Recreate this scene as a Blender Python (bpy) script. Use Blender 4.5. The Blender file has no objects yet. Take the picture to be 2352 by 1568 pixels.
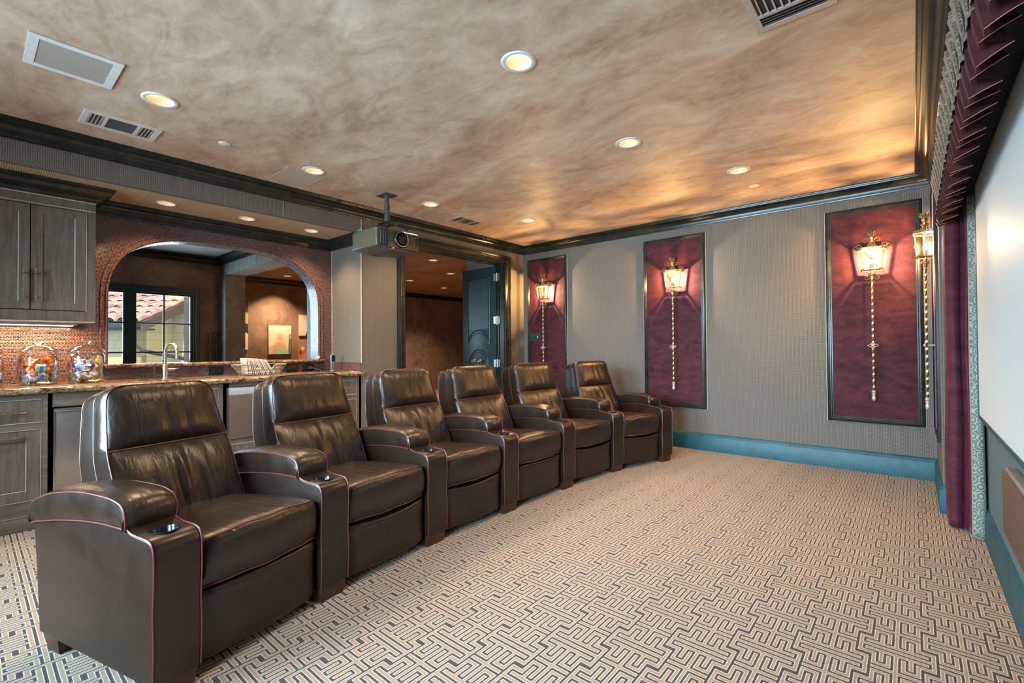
import bpy, bmesh, math, random
from mathutils import Vector, Matrix, Euler
random.seed(7)
PI=math.pi
S=bpy.context.scene
COL=S.collection
D=bpy.data
# ---------------------------------------------------------------- camera
cam=D.cameras.new('camera'); cam.sensor_width=36.0; cam.lens=1077.9/2352*36.0; cam.clip_start=0.02; cam.clip_end=200
co=D.objects.new('camera',cam); COL.objects.link(co); S.camera=co
yaw,pit,rol=[math.radians(a) for a in (40.534,0.7264,-0.4071)]
Fv=Vector((-math.sin(yaw)*math.cos(pit),math.cos(yaw)*math.cos(pit),math.sin(pit)))
Rt=Vector((math.cos(yaw),math.sin(yaw),0)); Up=Rt.cross(Fv)
R2=math.cos(rol)*Rt+math.sin(rol)*Up; U2=-math.sin(rol)*Rt+math.cos(rol)*Up
co.matrix_world=Matrix(((R2.x,U2.x,-Fv.x,4.328),(R2.y,U2.y,-Fv.y,-5.3305),(R2.z,U2.z,-Fv.z,1.15),(0,0,0,1)))
# ---------------------------------------------------------------- view, world, sun, big lights
S.view_settings.view_transform='Standard'; S.view_settings.look='None'; S.view_settings.gamma=1; S.view_settings.use_curve_mapping=False
S.view_settings.exposure=0.8
S.cycles.use_denoising=True
S.cycles.max_bounces=8; S.cycles.diffuse_bounces=5; S.cycles.glossy_bounces=4; S.cycles.transmission_bounces=6; S.cycles.transparent_max_bounces=16
S.cycles.sample_clamp_indirect=6.0; S.cycles.caustics_reflective=False; S.cycles.caustics_refractive=False
W=D.worlds.new('world'); S.world=W; W.use_nodes=True
W.node_tree.nodes['Background'].inputs[0].default_value=(0.62,0.80,1.0,1); W.node_tree.nodes['Background'].inputs[1].default_value=0.9
def lamp(name,kind,loc,energy,color,rot=None,**k):
    l=D.lights.new(name,kind); l.energy=energy; l.color=color
    for a,b in k.items(): setattr(l,a,b)
    o=D.objects.new(name,l); COL.objects.link(o); o.location=loc
    if rot is not None: o.rotation_euler=rot
    return o
def aim(o,d): o.rotation_euler=Vector(d).to_track_quat('-Z','Y').to_euler()
sun=lamp('sun','SUN',(-10,-10,20),3.0,(1,0.95,0.85),angle=0.01); aim(sun,(-0.45,0.40,-0.75))
DAY=(0.60,0.85,1.0); WARM=(1.0,0.69,0.37); WARM2=(1.0,0.68,0.40)
dl=lamp('daylight_near_window','AREA',(1.55,-6.86,1.60),130,DAY,shape='RECTANGLE',size=1.9,size_y=1.4,spread=1.95); aim(dl,(0.14,1,-0.26))
dl2=lamp('daylight_alcove_window','AREA',(-4.36,-3.98,1.5),60,DAY,shape='RECTANGLE',size=1.9,size_y=1.0); aim(dl2,(1,0.0,-0.02))
dl3=lamp('daylight_second_window','AREA',(3.55,-6.86,1.35),60,DAY,shape='RECTANGLE',size=1.0,size_y=1.4,spread=1.45); aim(dl3,(-0.10,1,-0.2))
E_DOWN=50; E_SCONCE=64
# ---------------------------------------------------------------- mesh helpers
class MB:
    def __init__(s): s.v=[]; s.f=[]; s.m=[]
    def add(s,vs,fs,mi=0):
        n=len(s.v); s.v+= [tuple(v) for v in vs]; s.f+=[tuple(i+n for i in f) for f in fs]; s.m+=[mi]*len(fs); return s
    def box(s,x0,x1,y0,y1,z0,z1,mi=0):
        x0,x1=sorted((x0,x1)); y0,y1=sorted((y0,y1)); z0,z1=sorted((z0,z1))
        return s.add([(x0,y0,z0),(x1,y0,z0),(x1,y1,z0),(x0,y1,z0),(x0,y0,z1),(x1,y0,z1),(x1,y1,z1),(x0,y1,z1)],
            [(0,3,2,1),(4,5,6,7),(0,1,5,4),(1,2,6,5),(2,3,7,6),(3,0,4,7)],mi)
    def rbox(s,x0,x1,y0,y1,z0,z1,r=0.005,seg=2,mi=0,M=None):
        bm=bmesh.new(); bmesh.ops.create_cube(bm,size=1)
        for v in bm.verts:
            v.co=Vector(((x0+x1)/2+v.co.x*abs(x1-x0),(y0+y1)/2+v.co.y*abs(y1-y0),(z0+z1)/2+v.co.z*abs(z1-z0)))
        bmesh.ops.bevel(bm,geom=bm.edges[:],offset=r,segments=seg,profile=0.5,affect='EDGES')
        return s.frombm(bm,mi,M)
    def frombm(s,bm,mi=0,M=None):
        bm.verts.ensure_lookup_table(); bm.verts.index_update()
        vs=[(M@v.co if M else v.co) for v in bm.verts]; fs=[[v.index for v in f.verts] for f in bm.faces]
        s.add(vs,fs,mi); bm.free(); return s
    def grid(s,P,closed_u=False,closed_v=False,mi=0,flip=False):
        nu=len(P); nv=len(P[0]); vs=[p for r in P for p in r]; fs=[]
        for i in range(nu if closed_u else nu-1):
            for j in range(nv if closed_v else nv-1):
                a=i*nv+j; b=((i+1)%nu)*nv+j; c=((i+1)%nu)*nv+(j+1)%nv; d=i*nv+(j+1)%nv
                fs.append((a,d,c,b) if flip else (a,b,c,d))
        return s.add(vs,fs,mi)
    def tube(s,pts,r,n=8,closed=False,caps=True,mi=0,tw=0.0,sq=False):
        pts=[Vector(p) for p in pts]; N=len(pts); rings=[]
        rs=r if isinstance(r,(list,tuple)) else [r]*N
        t=(pts[1]-pts[0]).normalized(); up=Vector((0,0,1)) if abs(t.z)<0.9 else Vector((1,0,0))
        a=t.cross(up).normalized()
        for i in range(N):
            if closed: t=(pts[(i+1)%N]-pts[i-1]).normalized()
            else: t=(pts[min(i+1,N-1)]-pts[max(i-1,0)]).normalized()
            a=(a-t*a.dot(t)); a=a.normalized() if a.length>1e-6 else t.orthogonal().normalized()
            b=t.cross(a); ring=[]
            for k in range(n):
                th=2*PI*k/n+tw*i+(PI/4 if sq else 0)
                ring.append(pts[i]+(a*math.cos(th)+b*math.sin(th))*rs[i])
            rings.append(ring)
        s.grid(rings,closed_u=closed,closed_v=True,mi=mi)
        if caps and not closed:
            s.add(rings[0],[tuple(range(n))],mi); s.add(rings[-1],[tuple(reversed(range(n)))],mi)
        return s
    def lathe(s,prof,c=(0,0,0),n=24,mi=0,axis='z'):
        P=[]
        for r,z in prof:
            row=[]
            for k in range(n):
                a=2*PI*k/n
                if axis=='z': row.append((c[0]+r*math.cos(a),c[1]+r*math.sin(a),c[2]+z))
                elif axis=='x': row.append((c[0]+z,c[1]+r*math.cos(a),c[2]+r*math.sin(a)))
                else: row.append((c[0]+r*math.cos(a),c[1]+z,c[2]+r*math.sin(a)))
            P.append(row)
        return s.grid(P,closed_v=True,mi=mi,flip=(axis=='y'))
    def prism(s,poly,a0,a1,plane='xz',mi=0,bevel=0,seg=2):
        def P(p,a):
            return {'xz':(p[0],a,p[1]),'yz':(a,p[0],p[1]),'xy':(p[0],p[1],a)}[plane]
        bm=bmesh.new(); n=len(poly)
        A=[bm.verts.new(P(p,a0)) for p in poly]; B=[bm.verts.new(P(p,a1)) for p in poly]
        bm.faces.new(A); bm.faces.new(B)
        for i in range(n): bm.faces.new((A[i],A[(i+1)%n],B[(i+1)%n],B[i]))
        bmesh.ops.recalc_face_normals(bm,faces=bm.faces[:])
        if bevel:
            ed=[e for e in bm.edges if (e.verts[0] in A and e.verts[1] in A) or (e.verts[0] in B and e.verts[1] in B)]
            bmesh.ops.bevel(bm,geom=ed,offset=bevel,segments=seg,profile=0.5,affect='EDGES')
        return s.frombm(bm,mi)
    def sphere(s,c,r,mi=0,sx=1,sy=1,sz=1,n=12):
        P=[]
        for i in range(n+1):
            ph=-PI/2+PI*i/n; P.append([(c[0]+r*sx*math.cos(ph)*math.cos(2*PI*k/(2*n)),c[1]+r*sy*math.cos(ph)*math.sin(2*PI*k/(2*n)),c[2]+r*sz*math.sin(ph)) for k in range(2*n)])
        return s.grid(P,closed_v=True,mi=mi)
    def sweep(s,prof,path,closed=False,mi=0,side=1):
        # profile (out,z) swept along xy path with mitred corners; out = left of travel * side
        n=len(path); rows=[]
        for i in range(n):
            p=Vector(path[i]); 
            if closed or 0<i<n-1:
                d0=(p-Vector(path[i-1])).normalized(); d1=(Vector(path[(i+1)%n])-p).normalized()
            elif i==0: d0=d1=(Vector(path[1])-p).normalized()
            else: d0=d1=(p-Vector(path[i-1])).normalized()
            n0=Vector((-d0.y,d0.x)); n1=Vector((-d1.y,d1.x)); m=(n0+n1).normalized(); m=m/max(0.2,m.dot(n0))
            rows.append([(p.x+m.x*o*side,p.y+m.y*o*side,z) for o,z in prof])
        s.grid(rows,closed_u=closed,mi=mi)
        if not closed:
            k=len(prof); s.add(rows[0],[tuple(range(k))],mi); s.add(rows[-1],[tuple(reversed(range(k)))],mi)
        return s
    def build(s,name,mat,parent=None,smooth=35,kind=None,label=None,cat=None,group=None,loc=None,rot=None,fixn=True):
        me=D.meshes.new(name); me.from_pydata(s.v,[],s.f); 
        mats=mat if isinstance(mat,(list,tuple)) else [mat]
        for m in mats: me.materials.append(m)
        if len(mats)>1:
            for p,i in zip(me.polygons,s.m): p.material_index=i
        if fixn:
            bm=bmesh.new(); bm.from_mesh(me); bmesh.ops.remove_doubles(bm,verts=bm.verts[:],dist=1e-5); bmesh.ops.recalc_face_normals(bm,faces=bm.faces[:]); bm.to_mesh(me); bm.free()
        if smooth:
            me.shade_smooth(); me.set_sharp_from_angle(angle=math.radians(smooth))
        me.update()
        o=D.objects.new(name,me); COL.objects.link(o)
        if parent is not None: o.parent=parent
        if loc is not None: o.location=loc
        if rot is not None: o.rotation_euler=rot
        tag(o,label,cat,group,kind); return o
def tag(o,label=None,cat=None,group=None,kind=None):
    if label: o['label']=label
    if cat: o['category']=cat
    if group: o['group']=group
    if kind: o['kind']=kind
    return o
def thing(name,label,cat,loc=(0,0,0),rz=0,group=None):
    o=D.objects.new(name,None); COL.objects.link(o); o.location=loc; o.rotation_euler=(0,0,rz); o.empty_display_size=0.05
    return tag(o,label,cat,group)
def rel(parent,mb):
    # shift world-coordinate mesh into the parent's location (no rotation)
    l=parent.location; mb.v=[(a-l.x,b-l.y,c-l.z) for a,b,c in mb.v]; return mb
def copy_tree(o,parent=None):
    c=o.copy(); COL.objects.link(c)
    if parent is not None: c.parent=parent
    for ch in list(o.children): copy_tree(ch,c)
    return c
def cut(o,cutter):
    # subtract the cutter mesh from o, result baked in
    c=cutter.build('cutter',None,smooth=0) if isinstance(cutter,MB) else cutter
    c.parent=o.parent; c.location=o.location
    m=o.modifiers.new('b','BOOLEAN'); m.object=c; m.operation='DIFFERENCE'; m.solver='EXACT'
    bpy.context.view_layer.update()
    dg=bpy.context.evaluated_depsgraph_get(); me=D.meshes.new_from_object(o.evaluated_get(dg))
    o.modifiers.clear(); o.data=me; D.objects.remove(c)
# ---------------------------------------------------------------- material helpers
def newmat(name):
    m=D.materials.new(name); m.use_nodes=True; nt=m.node_tree; b=nt.nodes['Principled BSDF']; return m,nt,b
def N(nt,t,**k):
    n=nt.nodes.new(t)
    for a,v in k.items(): setattr(n,a,v)
    return n
def L(nt,a,b): nt.links.new(a,b)
def rgba(c): return (c[0],c[1],c[2],1)
def coord(nt,kind='Object'):
    if kind=='World': return N(nt,'ShaderNodeNewGeometry').outputs['Position']
    return N(nt,'ShaderNodeTexCoord').outputs[kind]
def math_(nt,op,a,b=None,c=None,clamp=False):
    n=N(nt,'ShaderNodeMath',operation=op); n.use_clamp=clamp
    for i,x in enumerate((a,b,c)):
        if x is None: continue
        if isinstance(x,(int,float)): n.inputs[i].default_value=x
        else: L(nt,x,n.inputs[i])
    return n.outputs[0]
def mix(nt,f,a,b,bt='MIX'):
    n=N(nt,'ShaderNodeMix',data_type='RGBA',blend_type=bt)
    for i,x in ((0,f),(6,a),(7,b)):
        if isinstance(x,(int,float)): n.inputs[i].default_value=x
        elif isinstance(x,tuple): n.inputs[i].default_value=rgba(x)
        else: L(nt,x,n.inputs[i])
    return n.outputs[2]
def noise(nt,vec,scale,detail=4,rough=0.5,dist=0.0):
    n=N(nt,'ShaderNodeTexNoise'); n.inputs['Scale'].default_value=scale; n.inputs['Detail'].default_value=detail; n.inputs['Roughness'].default_value=rough; n.inputs['Distortion'].default_value=dist
    if vec is not None: L(nt,vec,n.inputs['Vector'])
    return n.outputs[0]
def mapping(nt,vec,sc=(1,1,1),rot=(0,0,0),loc=(0,0,0)):
    n=N(nt,'ShaderNodeMapping'); n.inputs['Scale'].default_value=sc; n.inputs['Rotation'].default_value=rot; n.inputs['Location'].default_value=loc
    L(nt,vec,n.inputs['Vector']); return n.outputs[0]
def ramp(nt,f,stops):
    n=N(nt,'ShaderNodeValToRGB'); L(nt,f,n.inputs[0]); e=n.color_ramp.elements
    e[0].position,e[0].color=stops[0][0],rgba(stops[0][1]); e[1].position,e[1].color=stops[-1][0],rgba(stops[-1][1])
    for p,c in stops[1:-1]:
        x=e.new(p); x.color=rgba(c)
    return n.outputs[0]
def bump(nt,h,b,strength=0.3,dist=0.01):
    n=N(nt,'ShaderNodeBump'); n.inputs['Strength'].default_value=strength; n.inputs['Distance'].default_value=dist
    L(nt,h,n.inputs['Height']); L(nt,n.outputs[0],b.inputs['Normal'])
def sepxyz(nt,v):
    n=N(nt,'ShaderNodeSeparateXYZ'); L(nt,v,n.inputs[0]); return n.outputs
def comb(nt,x,y,z=0.0):
    n=N(nt,'ShaderNodeCombineXYZ')
    for i,a in enumerate((x,y,z)):
        if isinstance(a,(int,float)): n.inputs[i].default_value=a
        else: L(nt,a,n.inputs[i])
    return n.outputs[0]
def plain(name,c,rough=0.5,metal=0,spec=0.5,nz=0,scale=20,bumpk=0,coat=0,sheen=0):
    m,nt,b=newmat(name); b.inputs['Base Color'].default_value=rgba(c); b.inputs['Roughness'].default_value=rough; b.inputs['Metallic'].default_value=metal
    b.inputs['Specular IOR Level'].default_value=spec; b.inputs['Coat Weight'].default_value=coat; b.inputs['Sheen Weight'].default_value=sheen
    v=coord(nt); f=noise(nt,v,scale,5)
    k=max(nz,0.06)
    d=tuple(x*(1-k) for x in c); e=tuple(min(1,x*(1+k)) for x in c)
    L(nt,ramp(nt,f,[(0.35,d),(0.65,e)]),b.inputs['Base Color'])
    if bumpk: bump(nt,f,b,bumpk,0.004)
    return m
def emis(name,c,s):
    m,nt,b=newmat(name); b.inputs['Base Color'].default_value=rgba(c); b.inputs['Emission Color'].default_value=rgba(c); b.inputs['Emission Strength'].default_value=s; return m
def glassmat(name,tint=(1,1,1),gloss=0.12,rough=0.02,edge=True):
    m=D.materials.new(name); m.use_nodes=True; nt=m.node_tree; nt.nodes.remove(nt.nodes['Principled BSDF']); out=nt.nodes['Material Output']
    t=N(nt,'ShaderNodeBsdfTransparent'); t.inputs[0].default_value=rgba(tint)
    g=N(nt,'ShaderNodeBsdfGlossy'); g.inputs['Roughness'].default_value=rough
    x=N(nt,'ShaderNodeMixShader'); L(nt,t.outputs[0],x.inputs[1]); L(nt,g.outputs[0],x.inputs[2])
    if edge:
        lw=N(nt,'ShaderNodeLayerWeight'); lw.inputs[0].default_value=0.22
        L(nt,math_(nt,'MULTIPLY_ADD',lw.outputs['Fresnel'],0.75,gloss*0.3,clamp=True),x.inputs[0])
    else: x.inputs[0].default_value=gloss
    L(nt,x.outputs[0],out.inputs[0]); return m
# ---- wall fabric (woven grid of pale threads)
def fabric(name,dark,light,horiz=False,p=0.0112):
    m,nt,b=newmat(name); x,y,z=sepxyz(nt,coord(nt,'World'))
    if horiz: u,v=y,x
    else: u,v=math_(nt,'ADD',x,y),z
    nz=noise(nt,coord(nt,'World'),3.0,4); 
    def wave(c,ph=0):
        s=math_(nt,'SINE',math_(nt,'MULTIPLY_ADD',c,2*PI/p,ph)); return math_(nt,'MULTIPLY_ADD',s,0.5,0.5)
    a=wave(u); c2=wave(v)
    if horiz: h=a
    else: h=math_(nt,'MAXIMUM',math_(nt,'POWER',a,2.0),math_(nt,'POWER',c2,2.0))
    col=mix(nt,h,dark,light); col=mix(nt,math_(nt,'MULTIPLY',nz,0.35),col,(0.0,0.0,0.0),'MULTIPLY') if False else col
    fine=noise(nt,coord(nt,'World'),300,2)
    col=mix(nt,0.25,col,mix(nt,fine,dark,light))
    L(nt,col,b.inputs['Base Color']); b.inputs['Roughness'].default_value=0.75; b.inputs['Specular IOR Level'].default_value=0.25
    bump(nt,h,b,0.5,0.003); return m
M={}
M['fabric']=fabric('wall_fabric',(0.040,0.030,0.023),(0.25,0.218,0.184))
M['fabric_soffit']=fabric('bounce_lit_soffit_fabric',(0.25,0.17,0.10),(0.65,0.50,0.34),horiz=True)  # warm light bounced off the counter is put into this bright tan
def plaster(name,c1,c2,c3,sc=1.0,rough=0.55,str_=(1.0,1.9,1)):
    m,nt,b=newmat(name); v=coord(nt,'World')
    v1=mapping(nt,v,sc=str_,rot=(0,0,0.5)); 
    big=noise(nt,v1,1.1*sc,6,0.62,0.9); mid=noise(nt,v1,3.2*sc,8,0.65,1.6); fine=noise(nt,v1,14*sc,6,0.6,1.0)
    f=math_(nt,'ADD',math_(nt,'MULTIPLY',big,0.5),math_(nt,'ADD',math_(nt,'MULTIPLY',mid,0.36),math_(nt,'MULTIPLY',fine,0.14)))
    L(nt,ramp(nt,f,[(0.38,c1),(0.5,c2),(0.62,c3)]),b.inputs['Base Color'])
    b.inputs['Roughness'].default_value=rough; b.inputs['Specular IOR Level'].default_value=0.4
    bump(nt,mid,b,0.12,0.01); return m
M['ceiling']=plaster('ceiling_plaster',(0.34,0.215,0.145),(0.52,0.375,0.270),(0.68,0.56,0.44),0.75)
M['plaster_dark']=plaster('brown_plaster',(0.15,0.090,0.068),(0.25,0.155,0.115),(0.36,0.245,0.185),0.9,str_=(1,1,1))
M['plaster_grey']=plaster('grey_plaster',(0.17,0.15,0.13),(0.26,0.24,0.21),(0.36,0.34,0.31),1.2,str_=(1,1,1))
M['ceiling_copper']=plaster('copper_ceiling_plaster',(0.20,0.095,0.052),(0.32,0.16,0.092),(0.45,0.25,0.15),0.9)
def painted(name,c,hi,rough=0.3):
    m,nt,b=newmat(name); v=coord(nt,'World'); f=noise(nt,v,9,6,0.6); g=noise(nt,v,90,3)
    L(nt,ramp(nt,f,[(0.35,c),(0.75,hi)]),b.inputs['Base Color']); b.inputs['Roughness'].default_value=rough
    b.inputs['Specular IOR Level'].default_value=0.4
    bump(nt,g,b,0.03,0.001); return m
M['trim']=painted('dark_green_trim_paint',(0.011,0.013,0.010),(0.028,0.030,0.022),0.24)
M['teal']=painted('daylit_teal_trim_paint',(0.004,0.055,0.075),(0.009,0.095,0.125),0.45)  # dark teal trim paint, brightened by cool daylight put into its colour
M['door']=painted('green_door_paint',(0.009,0.032,0.030),(0.016,0.050,0.045),0.36)
def leather():
    m,nt,b=newmat('brown_leather'); v=coord(nt,'Object')
    f=noise(nt,v,7,5,0.6,0.6); g=noise(nt,v,260,3,0.6); w=noise(nt,mapping(nt,v,sc=(0.7,2.0,0.8)),9,2,0.4,0.3)
    L(nt,ramp(nt,f,[(0.3,(0.013,0.0066,0.0038)),(0.7,(0.025,0.0128,0.0072))]),b.inputs['Base Color'])
    L(nt,math_(nt,'MULTIPLY_ADD',f,0.12,0.28),b.inputs['Roughness'])
    b.inputs['Specular IOR Level'].default_value=0.42
    h=math_(nt,'ADD',math_(nt,'MULTIPLY',g,0.06),math_(nt,'MULTIPLY',w,0.9)); bump(nt,h,b,0.16,0.004); return m
M['leather']=leather()
def leather_soft():
    m,nt,b=newmat('soft_brown_leather'); v=coord(nt,'Object')
    f=noise(nt,v,7,5,0.6,0.6); g=noise(nt,v,260,3,0.6); w=noise(nt,mapping(nt,v,sc=(0.8,2.6,0.8)),10,4,0.5,0.5)
    L(nt,ramp(nt,f,[(0.3,(0.011,0.0058,0.0034)),(0.7,(0.024,0.0125,0.0070))]),b.inputs['Base Color'])
    L(nt,math_(nt,'MULTIPLY_ADD',f,0.12,0.26),b.inputs['Roughness'])
    b.inputs['Specular IOR Level'].default_value=0.55
    h=math_(nt,'ADD',math_(nt,'MULTIPLY',g,0.05),w); bump(nt,h,b,0.48,0.011); return m
M['leather_soft']=leather_soft()
M['piping']=plain('burgundy_piping',(0.13,0.026,0.028),0.38)
M['foot']=plain('dark_walnut_foot',(0.055,0.022,0.012),0.4,nz=0.4,scale=12)
M['black']=plain('black_plastic',(0.008,0.009,0.010),0.35)
M['blackmatte']=plain('black_masking',(0.006,0.006,0.006),0.8)
M['cup']=plain('black_cup_liner',(0.006,0.012,0.014),0.18)
# ---- carpet: key pattern of dark lines edged in cream on tan
def carpet():
    m,nt,b=newmat('key_pattern_carpet'); pos=coord(nt,'World')
    wob=N(nt,'ShaderNodeTexNoise'); wob.inputs['Scale'].default_value=260; wob.inputs['Detail'].default_value=1; L(nt,pos,wob.inputs['Vector'])
    x,y,z=sepxyz(nt,pos); wx,wy,wz=sepxyz(nt,wob.outputs['Color'])
    x=math_(nt,'ADD',math_(nt,'MULTIPLY',math_(nt,'ADD',x,-2.941),100),math_(nt,'MULTIPLY_ADD',wx,0.34,-0.17))
    y=math_(nt,'ADD',math_(nt,'MULTIPLY',math_(nt,'ADD',y,4.089),100),math_(nt,'MULTIPLY_ADD',wy,0.34,-0.17))
    u=2.1; HY=14.75
    def fold(v,period):  # distance to nearest multiple of period
        return math_(nt,'PINGPONG',math_(nt,'ABSOLUTE',v),period/2)
    xf=fold(x,18*u); yf=fold(y,2*HY)      # folded cell
    sp=math_(nt,'ADD',5.5*u,math_(nt,'MULTIPLY',math_(nt,'GREATER_THAN',yf,HY/2),-2*u))
    out=math_(nt,'GREATER_THAN',xf,sp)
    inv=math_(nt,'SUBTRACT',1.0,out)
    X=math_(nt,'ADD',math_(nt,'MULTIPLY',xf,inv),math_(nt,'MULTIPLY',math_(nt,'SUBTRACT',9*u,xf),out))
    Y=math_(nt,'ADD',math_(nt,'MULTIPLY',yf,inv),math_(nt,'MULTIPLY',math_(nt,'SUBTRACT',HY,yf),out))
    hx=0.38; hy=0.49
    segs=[]
    def H(x0,x1,yy,t=hy): segs.append(((x0+x1)/2*u,yy,(x1-x0)/2*u+hx,t))
    def V(xx,y0,y1,t=hx): segs.append((xx*u,(y0+y1)/2,t,(y1-y0)/2+hy))
    H(.5,3.5,13.41); H(.5,1.5,4.02); H(1.5,2.5,10.73); H(2.5,4.5,4.02); H(0,4.5,1.34); H(3.5,5.5,7.375,0.90)
    V(.5,4.02,13.41); V(1.5,4.02,10.73); V(2.5,4.02,10.73); V(4.5,1.34,4.02); V(5.5,0,7.375,0.42); V(3.5,7.375,14.75,0.42)
    d=None
    for cx,cy,ax,ay in segs:
        dx=math_(nt,'SUBTRACT',math_(nt,'ABSOLUTE',math_(nt,'SUBTRACT',X,cx)),ax)
        dy=math_(nt,'SUBTRACT',math_(nt,'ABSOLUTE',math_(nt,'SUBTRACT',Y,cy)),ay)
        q=math_(nt,'MAXIMUM',dx,dy); d=q if d is None else math_(nt,'MINIMUM',d,q)
    dark=math_(nt,'LESS_THAN',d,0.0); cream=math_(nt,'LESS_THAN',d,0.27)
    fn=noise(nt,pos,900,2); bn=noise(nt,pos,2.2,5,0.6,0.4)
    tan=mix(nt,fn,(0.29,0.190,0.124),(0.42,0.290,0.195)); crm=mix(nt,fn,(0.60,0.49,0.345),(0.74,0.62,0.455)); drk=mix(nt,fn,(0.024,0.021,0.028),(0.056,0.048,0.060))
    c=mix(nt,cream,tan,crm); c=mix(nt,dark,c,drk)
    c=mix(nt,math_(nt,'MULTIPLY',bn,0.25),c,mix(nt,1.0,c,(0.62,0.5,0.42),'MULTIPLY'))
    L(nt,c,b.inputs['Base Color']); b.inputs['Roughness'].default_value=0.95; b.inputs['Specular IOR Level'].default_value=0.1
    b.inputs['Sheen Weight'].default_value=0.15
    bump(nt,math_(nt,'SUBTRACT',fn,math_(nt,'MULTIPLY',dark,0.5)),b,0.6,0.003); return m
M['carpet']=carpet()
# ---- glass mosaic
def mosaic(name,reveal=False):
    m,nt,b=newmat(name); x,y,z=sepxyz(nt,coord(nt,'World'))
    if reveal=='strip': v=comb(nt,x,z)
    elif reveal: v=comb(nt,math_(nt,'ADD',z,y),x)
    else: v=comb(nt,y,z)
    br=N(nt,'ShaderNodeTexBrick'); L(nt,v,br.inputs['Vector']); br.offset=0.43; br.squash=1.35; br.squash_frequency=3
    for k,val in (('Scale',1.0),('Mortar Size',0.0015),('Mortar Smooth',0.1),('Brick Width',0.0175),('Row Height',0.0106),('Bias',0.0)): br.inputs[k].default_value=val
    br.inputs['Color1'].default_value=(0.006,0.004,0.007,1); br.inputs['Color2'].default_value=(0.060,0.036,0.052,1); br.inputs['Mortar'].default_value=(0.27,0.125,0.09,1)
    if reveal is True:
        br.inputs['Color1'].default_value=(0.04,0.035,0.04,1); br.inputs['Color2'].default_value=(0.30,0.28,0.30,1); br.inputs['Mortar'].default_value=(0.22,0.16,0.15,1)  # silvery highlights of the reveal are put into its tile colours
    L(nt,br.outputs['Color'],b.inputs['Base Color'])
    r=math_(nt,'MULTIPLY_ADD',br.outputs['Fac'],0.5,0.16); L(nt,r,b.inputs['Roughness'])
    b.inputs['Specular IOR Level'].default_value=0.8
    h=math_(nt,'SUBTRACT',noise(nt,coord(nt,'World'),60,2),math_(nt,'MULTIPLY',br.outputs['Fac'],1.5)); bump(nt,h,b,0.5 if reveal is True else 0.3,0.003)
    return m
M['mosaic']=mosaic('copper_glass_mosaic'); M['mosaic_reveal']=mosaic('silver_highlight_mosaic',True); M['mosaic_strip']=mosaic('return_glass_mosaic','strip')
M['pencil']=plain('pencil_tile',(0.16,0.08,0.075),0.2,nz=0.5,scale=70)
def granite():
    m,nt,b=newmat('brown_granite'); v=coord(nt,'World'); vo=N(nt,'ShaderNodeTexVoronoi'); vo.inputs['Scale'].default_value=55; L(nt,v,vo.inputs['Vector'])
    f=noise(nt,v,12,8,0.7,1.5); g=noise(nt,v,60,4,0.6)
    a=ramp(nt,math_(nt,'ADD',math_(nt,'MULTIPLY',f,0.75),math_(nt,'MULTIPLY',g,0.25)),[(0.36,(0.014,0.012,0.011)),(0.46,(0.10,0.055,0.03)),(0.54,(0.36,0.24,0.14)),(0.60,(0.09,0.06,0.045)),(0.68,(0.62,0.54,0.42))])
    L(nt,a,b.inputs['Base Color']); b.inputs['Roughness'].default_value=0.12; b.inputs['Specular IOR Level'].default_value=0.6; return m
M['granite']=granite()
def wood(name,c1,c2,c3,axis='z',rough=0.42):
    m,nt,b=newmat(name); v=coord(nt,'World'); sc={'z':(9,9,0.8),'y':(9,0.8,9)}[axis]
    f=noise(nt,mapping(nt,v,sc=sc),5,8,0.65,0.6); g=noise(nt,v,3,4)
    L(nt,ramp(nt,math_(nt,'ADD',math_(nt,'MULTIPLY',f,0.7),math_(nt,'MULTIPLY',g,0.3)),[(0.35,c1),(0.5,c2),(0.66,c3)]),b.inputs['Base Color'])
    b.inputs['Roughness'].default_value=rough; bump(nt,f,b,0.15,0.002); return m
M['wood']=wood('grey_brown_stained_wood',(0.082,0.066,0.050),(0.130,0.106,0.081),(0.185,0.153,0.120))
M['wood_y']=wood('grey_brown_rail_wood',(0.084,0.068,0.051),(0.132,0.108,0.083),(0.188,0.155,0.122),'y')
M['wood_edge']=plain('wood_edge_highlight',(0.42,0.39,0.34),0.35)  # pale tone is the bright edge highlight put into the colour
def velvet(name,c,c2,sheen=(0.55,0.30,0.55),hl=1.0):
    m,nt,b=newmat(name); v=coord(nt,'World')
    f=noise(nt,mapping(nt,v,sc=(1,1,2.2)),6,7,0.65,0.8); g=noise(nt,mapping(nt,v,sc=(1,1,6)),60,3)
    ff=math_(nt,'ADD',math_(nt,'MULTIPLY',f,0.7),math_(nt,'MULTIPLY',g,0.3))
    L(nt,ramp(nt,ff,[(0.36,c),(0.62,c2)]),b.inputs['Base Color']); b.inputs['Roughness'].default_value=0.7
    b.inputs['Specular IOR Level'].default_value=0.2; b.inputs['Sheen Weight'].default_value=hl; b.inputs['Sheen Roughness'].default_value=0.35; b.inputs['Sheen Tint'].default_value=rgba(sheen)
    bump(nt,ff,b,0.25,0.004); return m
M['velvet']=velvet('burgundy_velvet',(0.027,0.006,0.009),(0.095,0.020,0.024),(0.50,0.30,0.75),0.38)
M['curtain']=velvet('plum_velvet',(0.040,0.008,0.013),(0.11,0.022,0.036),(0.50,0.30,0.60),0.14)
M['valance']=velvet('dark_wine_velvet',(0.020,0.004,0.004),(0.055,0.011,0.011),(0.5,0.25,0.30),0.06)
M['copper_cord']=plain('copper_cord',(0.50,0.20,0.10),0.45)
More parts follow.
